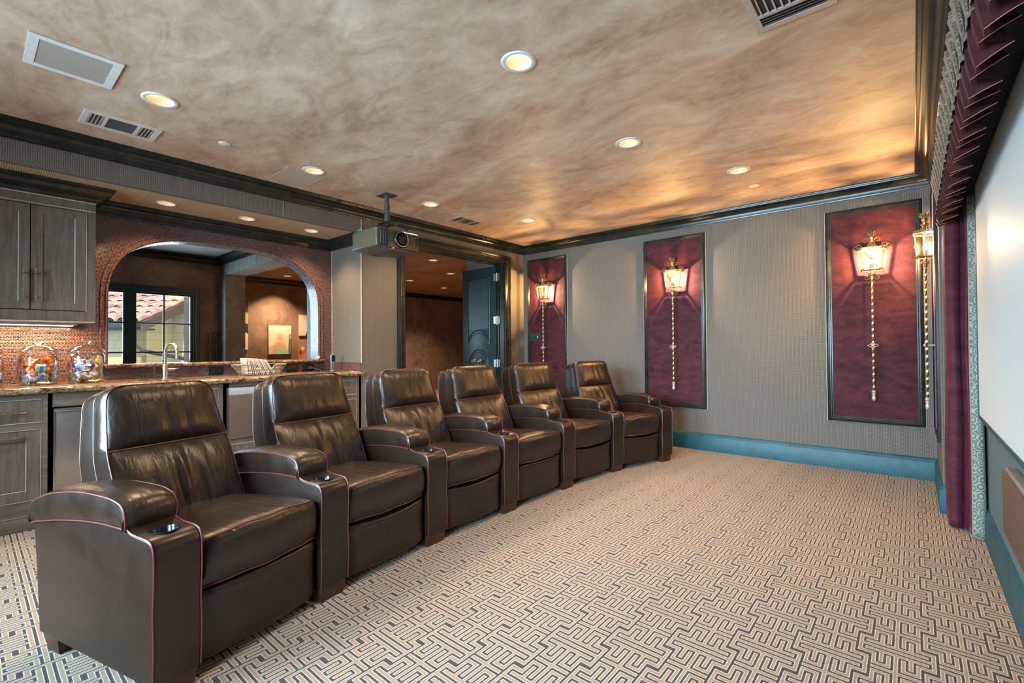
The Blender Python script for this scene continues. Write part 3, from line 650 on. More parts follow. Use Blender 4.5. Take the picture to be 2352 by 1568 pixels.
# upper cabinet
t=thing('upper_cabinet','grey-brown wall cabinet with two panel doors and dark crown','cabinet',(-0.42,-5.03,1.36))
w=MB(); F=-0.24; y0,y1=-5.375,-4.700
w.box(-0.59,F-0.001,y0,y0+0.02,1.36,2.22).box(-0.59,F-0.001,y1-0.02,y1,1.36,2.22).box(-0.59,F-0.02,y0,y1,1.385,1.405).box(-0.59,F-0.02,y0,y1,2.20,2.22)
w.box(F-0.02,F,y0,y0+0.055,1.36,2.23).box(F-0.02,F,y1-0.055,y1,1.36,2.23).box(F-0.02,F,y0+0.055,y1-0.055,1.36,1.43).box(F-0.02,F,y0+0.055,y1-0.055,2.155,2.23)
rel(t,w).build('body',M['wood'],parent=t,smooth=0)
w=MB(); w.tube([(F+0.001,y1-0.052,1.432),(F+0.001,y1-0.052,2.153)],0.003,4); w.tube([(F+0.003,y0,2.165),(F+0.003,y1,2.165)],0.004,4); w.tube([(F+0.003,y0,2.228),(F+0.003,y1,2.228)],0.005,4); w.box(-0.585,F,y0,y1,1.352,1.362); rel(t,w).build('edge_bead',M['wood_edge'],parent=t)
for a,b_,hy in ((-5.318,-5.039,-5.072),(-5.034,-4.758,-5.012)):
    w=shaker(MB(),F+0.004,a,b_,1.435,2.150,0.052); d=rel(t,w).build('door',M['wood'],parent=t,smooth=0)
    w=MB(); edgeline(w,F-0.003,a+0.052,b_-0.052,1.487,2.098,0.0045); rel(t,w).build('edge_bead',M['wood_edge'],parent=d)
    pull(d,F+0.004,hy,1.60,False,0.225)
w=MB(); w.sweep([(0,2.23),(0.010,2.23),(0.014,2.245),(0.03,2.262),(0.055,2.275),(0.075,2.292),(0.085,2.312),(0.097,2.316),(0.100,2.330),(0,2.330)],[(-0.59,y1),(F,y1),(F,y0),(-0.59,y0)],side=1)
rel(t,w).build('crown',M['trim'],parent=t,smooth=45)
t=thing('under_cabinet_light','slim warm light bar under the wall cabinet','light',(-0.45,-5.03,1.35))
w=MB(); w.rbox(-0.50,-0.40,-5.30,-4.78,1.335,1.351,0.004); rel(t,w).build('housing',M['white'],parent=t)
w=MB(); w.box(-0.49,-0.41,-5.28,-4.80,1.332,1.335); rel(t,w).build('diffuser',M['undercab'],parent=t,smooth=0)
o=lamp('under_cabinet_lamp','AREA',(-0.45,-5.03,1.325),6,WARM,shape='RECTANGLE',size=0.08,size_y=0.5); o.parent=t; o.location=(0,0,-0.025)
# faucet
t=thing('faucet','brushed steel gooseneck faucet behind the sink','faucet',(-0.46,-4.225,0.91))
w=MB(); w.lathe([(0.0,0),(0.028,0),(0.028,0.006),(0.021,0.010),(0.020,0.115),(0.017,0.12),(0,0.12)],(0,0,0),20)
w.build('base',M['steel'],parent=t)
pts=[(0,0,0.11),(0,0,0.22)]+[(0.045-0.045*math.cos(a),0.03-0.03*math.cos(a),0.22+0.075*math.sin(a)) for a in [PI*i/14 for i in range(1,15)]]+[(0.09,0.06,0.165)]
MB().tube(pts,0.0125,12).build('spout',M['steel'],parent=t)
w=MB(); w.tube([(0,0.012,0.075),(0,0.062,0.075)],0.014,12); w.tube([(0.0,0.058,0.076),(0.01,0.095,0.084)],[0.007,0.005],8); w.build('lever',M['steel'],parent=t)
# ---------------------------------------------------------------- candy jars
def jar(x,y,label,sc=1.0):
    t=thing('candy_jar',label,'jar',(x,y,0.9115),group='glass candy jars on the bar')
    w=MB(); R=0.107*sc
    pr=[(0.0,0.004),(R*0.80,0.0),(R*0.93,0.006),(R,0.022),(R,0.185),(R*0.97,0.205),(R*0.90,0.214),(R*0.90,0.222),(R*0.96,0.226)]
    w.lathe(pr,n=32); w.lathe([(0,0.012)]+[(r-0.004,z+0.004 if z<0.03 else z) for r,z in pr[1:7]],n=32)
    w.build('jar_body',M['glass'],parent=t,smooth=60)
    w=MB(); w.lathe([(R*0.99,0.228),(R*0.99,0.234),(R*0.92,0.244),(R*0.82,0.250),(R*0.74,0.262),(R*0.55,0.274),(R*0.36,0.281),(0.020,0.284),(0.017,0.290),(0.028,0.298),(0.033,0.310),(0.028,0.322),(0.015,0.329),(0,0.330)],n=32)
    w.build('lid',M['glass'],parent=t,smooth=60); return t
jar(-0.38,-5.252,'glass candy jar cut by the left frame edge, filled with yellow and red sweets')
jar(-0.38,-4.985,'glass candy jar filled with orange packets over silver foil sweets')
jar(-0.38,-4.733,'glass candy jar filled with white and purple snack bags')
def packet(name,label,group,c,w_,h_,th,loc,rot,mats,stripe=None):
    P=[];n=6
    mb=MB()
    for side in (1,-1):
        rows=[]
        for i in range(n+1):
            a=i/n*2-1; row=[]
            for j in range(n+1):
                b_=j/n*2-1; bul=max(0,(1-a**4)*(1-b_**4))**0.6
                row.append((a*w_/2*(1-0.06*abs(b_)),b_*h_/2,side*(th/2*bul+0.0004)+0.0016*math.sin(5*a+4*b_+c)))
            rows.append(row)
        k=len(mb.f); mb.grid(rows)
        if stripe is not None and side==1:
            idx=k
            for i in range(n):
                for j in range(n):
                    if stripe(i,j): mb.m[idx]=1
                    idx+=1
    return mb.build(name,mats,loc=loc,rot=rot,label=label,cat='candy' if name=='candy' else 'snack bag',group=group,smooth=60)
def foil(name,c,r=0.3,me=0.35): return plain(name,c,r,metal=me,nz=0.25,scale=60)
PK={k:foil(k+'_wrapper',c) for k,c in dict(orange=(0.85,0.20,0.03),silver=(0.60,0.62,0.66),blue=(0.10,0.16,0.40),cyan=(0.04,0.45,0.75),white=(0.75,0.76,0.80),purple=(0.28,0.12,0.50),red=(0.62,0.05,0.04),yellow=(0.80,0.62,0.10),amber=(0.60,0.25,0.05),green=(0.25,0.50,0.10)).items()}
def fill(cx,cy,zone,labels,count,size,seed,group,name='candy'):
    rnd=random.Random(seed)
    for i in range(count):
        z=zone[0]+(zone[1]-zone[0])*(i+0.5)/count
        r=0.078*math.sqrt(rnd.uniform(0.35,1.0)); a=rnd.uniform(-1.9,1.9) if i%3 else rnd.uniform(0,2*PI)
        # most wrappers lie against the room side of the glass
        r=min(r,0.094-size*0.62)
        key=rnd.choice(list(labels)); key2=rnd.choice(['white','red','blue']) if rnd.random()<0.5 else key
        p=(cx+r*math.cos(a),cy+r*math.sin(a),0.9115+z)
        packet(name,labels[key],group,i,size*rnd.uniform(0.8,1.15),size*rnd.uniform(0.55,0.8),0.012,p,(rnd.uniform(0.5,2.4),rnd.uniform(-0.6,0.6),a+PI/2+rnd.uniform(-0.6,0.6)),[PK[key],PK[key2]],stripe=lambda i,j:2<=i<=3)
fill(-0.38,-4.985,(0.022,0.075),{'silver':'small silver foil sweet at the bottom of the orange-filled jar','blue':'small dark blue foil sweet at the bottom of the orange-filled jar','white':'small white wrapped sweet at the bottom of the orange-filled jar'},44,0.044,11,'foil sweets in the middle jar')
fill(-0.38,-4.985,(0.070,0.172),{'orange':'orange packet of sweets in the jar with silver foil sweets below'},44,0.062,12,'orange packets in the middle jar')
packet('candy','blue and white packet pressed against the glass among orange packets',None,1,0.062,0.055,0.012,(-0.295,-4.975,0.9115+0.118),(1.35,0.1,PI/2+0.1),[PK['white'],PK['cyan']],stripe=lambda i,j:i in (2,3,5))
fill(-0.38,-4.733,(0.030,0.095),{'white':'white printed snack bag low in the jar nearest the arch','amber':'amber and white snack bag low in the jar nearest the arch'},24,0.078,21,'snack bags in the jar nearest the arch','snack_bag')
fill(-0.38,-4.733,(0.090,0.160),{'purple':'purple snack bag high in the jar nearest the arch','white':'white printed snack bag high in the jar nearest the arch'},18,0.078,22,'snack bags in the jar nearest the arch','snack_bag')
packet('snack_bag','amber snack bag standing upright at the top right of its jar',None,2,0.05,0.09,0.012,(-0.36,-4.66,0.9115+0.155),(1.4,0.3,PI/2),[PK['amber'],PK['yellow']],stripe=lambda i,j:j in (2,3))
fill(-0.38,-5.252,(0.030,0.150),{'yellow':'yellow wrapped sweet in the jar cut by the frame edge','red':'red wrapped sweet in the jar cut by the frame edge','blue':'blue wrapped sweet in the jar cut by the frame edge'},30,0.052,31,'sweets in the left jar')
# ---------------------------------------------------------------- wire basket with sleeves, outlets, phone, ball
t=thing('wire_basket','grey wire basket of white paper sleeves on the counter','basket',(-0.33,-3.53,0.9115))
w=MB()
def wires(o):
    b=(0.10,0.135); tp=(0.13,0.195); H_=0.095
    o.tube([(sx*b[0],sy*b[1],0.006) for sx,sy in ((-1,-1),(1,-1),(1,1),(-1,1))],0.003,5,closed=True)
    for i in range(9):
        f=-1+2*i/8
        for sx in (-1,1):
            top=H_ if abs(f)>0.6 else 0.048
            k=top/H_; o.tube([(sx*b[0],f*b[1],0.004),(sx*(b[0]+(tp[0]-b[0])*k),f*(b[1]+(tp[1]-b[1])*k),top)],0.0016,4)
        for sy in (-1,1):
            o.tube([(f*b[0],sy*b[1],0.004),(f*tp[0],sy*tp[1],H_)],0.0016,4)
        o.tube([(-b[0],f*b[1],0.004),(b[0],f*b[1],0.004)],0.0014,4)
    for kz in (0.33,0.66):
        o.tube([(sx*(b[0]+(tp[0]-b[0])*kz),sy*(b[1]+(tp[1]-b[1])*kz),H_*kz) for sx,sy in ((-1,-1),(-1,1),(1,1),(1,-1))],0.0016,4)
wires(w); w.build('wire_mesh',M['steel'],parent=t)
w=MB(); yy=0.195
for sx in (1,-1):
    x=sx*0.13; w.tube([(x,-yy,0.097),(x,-0.10,0.097),(x,-0.088,0.085),(x*0.92,-0.075,0.055),(x*0.9,-0.062,0.047),(x*0.9,0.062,0.047),(x*0.92,0.075,0.055),(x,0.088,0.085),(x,0.10,0.097),(x,yy,0.097)],0.0048,8)
for sy in (1,-1): w.tube([(0.13,sy*yy,0.097),(-0.13,sy*yy,0.097)],0.0048,8)
w.build('rim',plain('grey_rim',(0.36,0.35,0.34),0.35,metal=0.6),parent=t)
pm=plain('white_sleeve_paper',(0.70,0.66,0.60),0.6,nz=0.12,scale=14)
SL=[]
for i in range(15):
    f=-0.150+0.0175*i
    w=MB(); w.rbox(-0.072,0.072,-0.0030,0.0030,0,0.150,0.0012)
    o=w.build('paper_sleeve',pm if i%3 else plain('tan_sleeve_paper',(0.62,0.48,0.34),0.6),loc=(-0.33,-3.55+0.0165*i-0.10,0.921),rot=(0.10+0.032*i,0,0.03*math.sin(i*2)),
        label='tan paper sleeve leaning among white ones in the wire basket' if i%3==0 else 'white paper sleeve leaning in the wire basket',cat='paper sleeve',group='paper sleeves in the wire basket')
def outlet(y,z0,label,wd=0.118,kind='duplex'):
    t=thing('wall_outlet',label,'outlet',(-0.592,y,z0)); 
    w=MB(); w.rbox(0.0005,0.008,-wd/2,wd/2,0,0.074,0.002); w.build('plate',M['black'],parent=t)
    w=MB()
    for k in (-0.026,0.026): w.rbox(0.008,0.011,k-0.018,k+0.018,0.022,0.052,0.003)
    w.build('socket',plain('dark_socket',(0.02,0.02,0.02),0.3),parent=t)
    w=MB()
    for k in (-0.026,0.026): w.sphere((0.0115,k,0.037),0.003,n=5)
    w.build('screw',M['steel'],parent=t); return t
outlet(-3.805,0.916,'black wall outlet between the faucet and the wire basket')
outlet(-3.108,0.914,'black wall outlet to the right of the wire basket')
outlet(-2.935,0.910,'black wall outlet with a plug and cable in it')
w=MB(); w.rbox(-0.58,-0.545,-2.95,-2.91,0.935,0.965,0.006); w.tube([(-0.55,-2.93,0.95),(-0.50,-2.90,0.945),(-0.46,-2.86,0.918),(-0.44,-2.82,0.916),(-0.45,-2.76,0.915),(-0.42,-2.72,0.915)],0.0035,8)
w.build('power_cable',plain('teal_grey_cable',(0.05,0.09,0.10),0.4),label='dark plug and power cable trailing on the counter end',cat='cable')
w=MB(); w.rbox(-0.50,-0.47,-2.90,-2.70,0.93,0.945,0.004); w.build('black_box',M['black'],label='slim black bar lying behind the handset on the counter',cat='box')
w=D.objects['black_box']; w.location=(0,0,-0.018)
t=thing('cordless_handset','slim cordless handset standing on a round charger','phone',(-0.32,-2.800,0.9115))
w=MB(); w.lathe([(0,0),(0.034,0),(0.036,0.004),(0.032,0.012),(0.02,0.016),(0,0.016)],n=20); w.build('charger_base',plain('grey_base',(0.10,0.13,0.14),0.3),parent=t)
w=MB(); w.rbox(-0.009,0.009,-0.024,0.024,0.010,0.178,0.006,3); w.build('handset_body',plain('silver_grey_shell',(0.22,0.26,0.27),0.35,metal=0.3),parent=t)
w=MB(); w.box(0.009,0.0102,-0.020,0.020,0.105,0.170); w.build('display',M['black'],parent=t,smooth=0)
w=MB(); w.lathe([(0.015,0.0),(0.016,0.002),(0.012,0.002)],(0.009,0,0.075),16,axis='x'); [w.box(0.009,0.0115,-0.014+0.014*(k%3)-0.004,-0.014+0.014*(k%3)+0.004,0.026+0.013*(k//3),0.033+0.013*(k//3)) for k in range(6)]; w.build('buttons',M['steel'],parent=t)
MB().sphere((-0.560,-2.835,1.036+0.019),0.019,n=14).build('ball',M['white'],label='small white ball on the end of the granite ledge',cat='ball')
w=MB(); w.rbox(-0.045,0.0,-2.70,-2.68,0.911,0.913,0.0005); w.rbox(-0.10,-0.06,-2.73,-2.69,0.911,0.914,0.0005); w.build('paper_slip',M['white'],label='scraps of white paper at the doorway end of the counter',cat='paper')
# ---------------------------------------------------------------- recessed lights, vents, speakers, discs
def ceiling_light(x,y,z,label,group,r=0.09,ri=0.068,e=E_DOWN,col=WARM2,spot=True,cone=2.1):
    t=thing('ceiling_light',label,'ceiling light',(x,y,z),group=group); k=ri/0.068
    w=MB(); w.lathe([(ri*0.97,0.002),(ri,-0.004),(r*0.93,-0.006),(r,-0.002),(r,0.0)],n=32); w.build('trim_ring',M['white'],parent=t,smooth=60)
    w=MB(); w.lathe([(ri*0.985,-0.003),(ri*0.97,0.01),(ri*0.88,0.050),(ri*0.80,0.082)],n=32); w.build('reflector',M['reflector'],parent=t,smooth=60)
    w=MB(); w.lathe([(0,0.076),(ri*0.45,0.077),(ri*0.81,0.081)],n=24); w.build('lens',M['canlight'],parent=t,smooth=60)
    if e:
        o=lamp('downlight','SPOT',(x,y,z-0.012),e,col,spot_size=cone,spot_blend=0.7,shadow_soft_size=0.04); o.parent=t; o.location=(0,0,-0.012)
    return t
MLAB=['recessed ceiling light nearest the top centre of the photo','recessed ceiling light between the big left speaker and the slotted vent','recessed ceiling light beside the plain square speaker panel','recessed ceiling light just right of the projector mount','recessed ceiling light close to the far rear corner','recessed ceiling light in the middle of the ceiling beyond the nearest one','recessed ceiling light near the lantern wall and right crown']
for (x,y),lb in zip(LIGHTS,MLAB): ceiling_light(x,y,2.6,lb,'recessed ceiling lights of the theatre')
for (x,y),lb in zip(SLIGHTS,['recessed light in the bar soffit, leftmost of three','recessed light in the bar soffit, middle of three','recessed light in the bar soffit, nearest the projector']):
    ceiling_light(x,y,2.335,lb,'recessed lights in the bar soffit',0.072,LR*0.85,e=34,col=WARM)
OLAB=['recessed light in the gallery above the portrait canvas','recessed gallery light seen nearest through the doorway','recessed gallery light right of the nearest doorway one','recessed gallery light left, further back through the doorway','recessed gallery light farthest back through the doorway']
for (x,y),lb in zip(OL,OLAB): ceiling_light(x,y,2.6,lb,'recessed lights in the rooms beyond',e=95,col=WARM2)
def disc(x,y,z,label,r=0.035,mat='white',name='ceiling_disc',cat='sensor'):
    w=MB(); w.lathe([(0,-0.006),(r*0.8,-0.006),(r,-0.003),(r,0)],(x,y,z),24); w.build(name,M[mat],label=label,cat=cat)
disc(0.657,-4.140,2.6,'flat grey ceiling disc between the slotted vent and square speaker',0.038)
disc(0.633,-0.645,2.6,'small round ceiling cover near the far rear corner',0.038,'offwhite')
disc(3.248,-0.669,2.6,'small round ceiling cover near the crown over the lantern wall',0.045,'white')
disc(-1.666,-0.60,2.6,'small dark disc on the gallery ceiling beyond the doorway',0.04,'bronze')
def cspeaker(x0,x1,y0,y1,label,frame,gr,bd=0.03,dz=0.006):
    t=thing('ceiling_speaker',label,'speaker',((x0+x1)/2,(y0+y1)/2,2.6))
    w=MB(); zz=2.6-dz
    w.box(x0,x1,y0,y0+bd,zz,2.6).box(x0,x1,y1-bd,y1,zz,2.6).box(x0,x0+bd,y0+bd,y1-bd,zz,2.6).box(x1-bd,x1,y0+bd,y1-bd,zz,2.6); rel(t,w).build('frame',M[frame],parent=t,smooth=0)
    w=MB(); w.box(x0+bd,x1-bd,y0+bd,y1-bd,zz+dz*0.3,2.5997); rel(t,w).build('grille',M[gr],parent=t,smooth=0)
cspeaker(0.965,1.306,-5.145,-4.805,'white-framed ceiling speaker at the upper left','white','grille',0.036)
cspeaker(0.20,0.56,-3.66,-3.34,'ceiling-coloured square speaker panel between the disc and projector','offwhite','offwhite',0.012,0.0025)
cspeaker(0.20,0.525,-2.15,-1.82,'ceiling-coloured square speaker panel beside the small vent','offwhite','offwhite',0.012,0.0025)
def vent(x0,x1,y0,y1,label,frame='white',ends=0.25):
    t=thing('ceiling_vent',label,'vent',((x0+x1)/2,(y0+y1)/2,2.6)); bd=0.030; zz=2.592
    w=MB(); w.box(x0,x1,y0,y0+bd,zz,2.6).box(x0,x1,y1-bd,y1,zz,2.6).box(x0,x0+bd,y0+bd,y1-bd,zz,2.6).box(x1-bd,x1,y0+bd,y1-bd,zz,2.6)
    ln=(y1-y0-2*bd); ya=y0+bd+ln*ends; yb=y1-bd-ln*ends
    w.box(x0+bd,x1-bd,ya-0.008,ya+0.008,zz,2.6).box(x0+bd,x1-bd,yb-0.008,yb+0.008,zz,2.6); rel(t,w).build('frame',M[frame],parent=t,smooth=0)
    w=MB(); w.box(x0+0.01,x1-0.01,y0+0.01,y1-0.01,2.5985,2.5995); rel(t,w).build('duct_opening',M['black'],parent=t,smooth=0)
    w=MB()
    def slat(a0,a1,b0,b1,along):
        if along=='y':
            n=9
            for i in range(n):
                xx=a0+(a1-a0)*(i+0.5)/n; w.add([(xx+0.002,b0,zz),(xx-0.005,b0,2.5985),(xx-0.005,b1,2.5985),(xx+0.002,b1,zz),(xx+0.004,b0,zz),(xx-0.003,b0,2.5985),(xx-0.003,b1,2.5985),(xx+0.004,b1,zz)],[(0,1,2,3),(4,7,6,5),(0,4,5,1),(3,2,6,7),(0,3,7,4)])
        else:
            n=max(3,int((b1-b0)/0.018))
            for i in range(n):
                yy=b0+(b1-b0)*(i+0.5)/n; w.add([(a0,yy-0.007,zz),(a1,yy-0.007,zz),(a1,yy+0.003,2.5985),(a0,yy+0.003,2.5985),(a0,yy-0.005,zz),(a1,yy-0.005,zz),(a1,yy+0.005,2.5985),(a0,yy+0.005,2.5985)],[(0,1,2,3),(4,7,6,5),(0,4,5,1),(3,2,6,7)])
    slat(x0+bd,x1-bd,y0+bd,ya-0.008,'x'); slat(x0+bd,x1-bd,ya+0.008,yb-0.008,'y'); slat(x0+bd,x1-bd,yb+0.008,y1-bd,'x')
    rel(t,w).build('slats',M[frame],parent=t,smooth=0)
    w=MB(); w.sphere(((x0+x1)/2,y0+0.015,zz),0.004,n=4).sphere(((x0+x1)/2,y1-0.015,zz),0.004,n=4); rel(t,w).build('screw',M['steel'],parent=t)
vent(0.337,0.580,-4.866,-4.483,'white slotted ceiling vent at the left over the bar')
vent(0.343,0.575,-1.787,-1.40,'pinkish slotted ceiling vent right of the projector','offwhite')
vent(3.80,4.105,-3.42,-2.945,'pinkish slotted ceiling vent cut by the top of the photo','offwhite',0.2)
# ---------------------------------------------------------------- projector
t=thing('projector_mount','dark pole mount holding the projector from the ceiling','mount',(0.545,-2.72,2.6))
w=MB(); w.rbox(-0.085,0.085,-0.065,0.065,-0.005,0,0.001); pl=w.build('ceiling_plate',M['mount'],parent=t)
w=MB(); w.box(-0.05,-0.02,0.0,0.055,-0.0062,-0.005); w.build('label_sticker',M['white'],parent=pl,smooth=0)
w=MB(); w.lathe([(0.026,-0.005),(0.026,-0.012),(0.021,-0.014),(0.021,-0.09),(0.026,-0.092),(0.026,-0.245),(0.019,-0.25),(0.019,-0.262)],n=20); w.build('pole',M['mount'],parent=t)
w=MB(); w.rbox(-0.07,0.09,-0.055,0.055,-0.285,-0.262,0.004); w.tube([(-0.06,-0.05,-0.283),(-0.14,-0.13,-0.335)],0.008,6).tube([(0.08,-0.05,-0.283),(0.16,-0.13,-0.335)],0.008,6).tube([(-0.06,0.05,-0.283),(-0.14,0.13,-0.335)],0.008,6).tube([(0.08,0.05,-0.283),(0.16,0.13,-0.335)],0.008,6)
w.build('bracket',M['black'],parent=t)
t=thing('projector','bronze-grey home cinema projector hanging over the chairs','projector',(0.60,-2.785,2.03))
x0,x1,y0,y1,z0,z1=-0.19,0.21,-0.225,0.235,0.0,0.185
w=MB(); w.rbox(x0,x1,y0,y1,z0+0.012,z1,0.020,4); b0=w.build('body',M['proj'],parent=t)
w=MB(); w.prism([(y0+0.02,0.014),(0.0,-0.004),(y1-0.02,0.014),(y1-0.02,0.02),(y0+0.02,0.02)],x0+0.02,x1-0.015,'yz'); w.box(x0+0.03,x1-0.02,-0.035,0.035,-0.0065,0.002,1); w.build('underside',[plain('projector_base',(0.065,0.062,0.058),0.45),M['black']],parent=t,smooth=0)
w=MB(); w.rbox(x1-0.004,x1+0.002,y0+0.025,y0+0.115,0.030,0.165,0.006); 
g=w.build('intake_grille',M['blackmatte'],parent=t)
w=MB()
for i in range(5): w.tube([(x1+0.003,y0+0.036+0.017*i,0.038),(x1+0.003,y0+0.036+0.017*i,0.158)],0.004,6)
w.build('grille_bar',M['mount'],parent=g)
w=MB(); w.rbox(x1-0.006,x1+0.001,y1-0.045,y1-0.012,0.028,0.150,0.006); w.build('exhaust_grille',M['black'],parent=t)
ly,lz=0.030,0.105
w=MB(); w.lathe([(0.076,-0.004),(0.080,0.004),(0.074,0.016),(0.070,0.018)],(x1,ly,lz),36,axis='x'); w.build('lens_surround',M['black'],parent=t,smooth=60)
w=MB(); w.lathe([(0.070,0.014),(0.070,0.020),(0.064,0.021),(0.062,0.015)],(x1,ly,lz),36,axis='x'); w.build('lens_ring',M['gold'],parent=t,smooth=60)
w=MB(); w.lathe([(0.062,0.016),(0.050,0.000),(0.046,0.004),(0.044,0.020),(0.036,0.022),(0.032,0.012)],(x1,ly,lz),36,axis='x'); w.build('lens_barrel',M['black'],parent=t,smooth=60)
w=MB(); w.lathe([(0.033,0.012),(0.026,0.019),(0.014,0.023),(0.0,0.0245)],(x1,ly,lz),28,axis='x'); w.build('lens_glass',M['lens'],parent=t,smooth=60)
MB().sphere((x1+0.001,-0.052,0.016),0.004,n=6).build('power_light',M['led_red'],parent=t)
w=MB(); w.tube([(-0.13,-0.19,0.182),(-0.12,-0.20,0.20),(-0.09,-0.195,0.205),(-0.06,-0.18,0.184)],0.004,6); w.build('cable_loop',plain('green_cable',(0.02,0.45,0.28),0.4),parent=t)
# ---------------------------------------------------------------- wall panels on the lantern wall
def wall_panel(x0,x1,z0,z1,label):
    t=thing('wall_panel',label,'wall panel',((x0+x1)/2,0,z0),group='velvet panels on the lantern wall')
    P=[(0,0),(0,0.016),(0.008,0.024),(0.018,0.026),(0.024,0.018),(0.032,0.018),(0.038,0.010),(0.045,0.010),(0.045,0)]
    w=MB(); rows=[]
    for xx,zz,dx,dz in ((x0,z0,1,1),(x1,z0,-1,1),(x1,z1,-1,-1),(x0,z1,1,-1)): rows.append([(xx+dx*a,-b_,zz+dz*a) for a,b_ in P])
    w.grid(rows,closed_u=True,closed_v=True); rel(t,w).build('frame',M['trim'],parent=t)
    w=MB(); nx,nz=8,12; i0=0.040
    rows=[[(x0+i0+(x1-x0-2*i0)*i/nx,-0.006-0.010*(1-(2*i/nx-1)**6)*(1-(2*j/nz-1)**8),z0+i0+(z1-z0-2*i0)*j/nz) for j in range(nz+1)] for i in range(nx+1)]
    w.grid(rows); w.box(x0+0.02,x1-0.02,-0.004,-0.0005,z0+0.02,z1-0.02); rel(t,w).build('velvet_face',M['velvet'],parent=t)
    w=MB(); w.tube([(x0-0.004,-0.003,z0-0.004),(x1+0.004,-0.003,z0-0.004),(x1+0.004,-0.003,z1+0.004),(x0-0.004,-0.003,z1+0.004)],0.0035,5,closed=True); rel(t,w).build('edge_cord',M['cord'],parent=t)
wall_panel(0.085,0.760,0.455,2.405,'burgundy velvet wall panel in the corner beside the doorway')
wall_panel(1.872,2.592,0.455,2.408,'burgundy velvet wall panel behind the farthest recliner')
wall_panel(3.705,4.400,0.445,2.402,'burgundy velvet wall panel nearest the curtain')
t=thing('wall_panel','narrow velvet panel on the pilaster, seen edge-on behind its lantern','wall panel',(4.47,-0.5,0.45))
w=MB(); rows=[]
for yy,zz,dy,dz in ((-0.82,0.45,1,1),(-0.12,0.45,-1,1),(-0.12,2.40,-1,-1),(-0.82,2.40,1,-1)): rows.append([(4.47-b_,yy+dy*a,zz+dz*a) for a,b_ in [(0,0),(0,0.016),(0.008,0.022),(0.020,0.022),(0.034,0.012),(0.045,0.010),(0.045,0)]])
w.grid(rows,closed_u=True,closed_v=True); rel(t,w).build('frame',M['trim'],parent=t)
w=MB(); w.box(4.458,4.4695,-0.79,-0.15,0.48,2.37); rel(t,w).build('velvet_face',M['velvet'],parent=t,smooth=0)
t=thing('wall_keypad','dark wall keypad with green light on the corner velvet panel','switch',(0.215,-0.018,1.232))
w=MB(); w.rbox(-0.10,0.10,-0.010,0.0,0,0.120,0.002); w.build('plate',plain('dark_green_plate',(0.03,0.05,0.045),0.3),parent=t)
MB().sphere((0.055,-0.011,0.062),0.005,n=6).build('indicator',M['led_green'],parent=t)
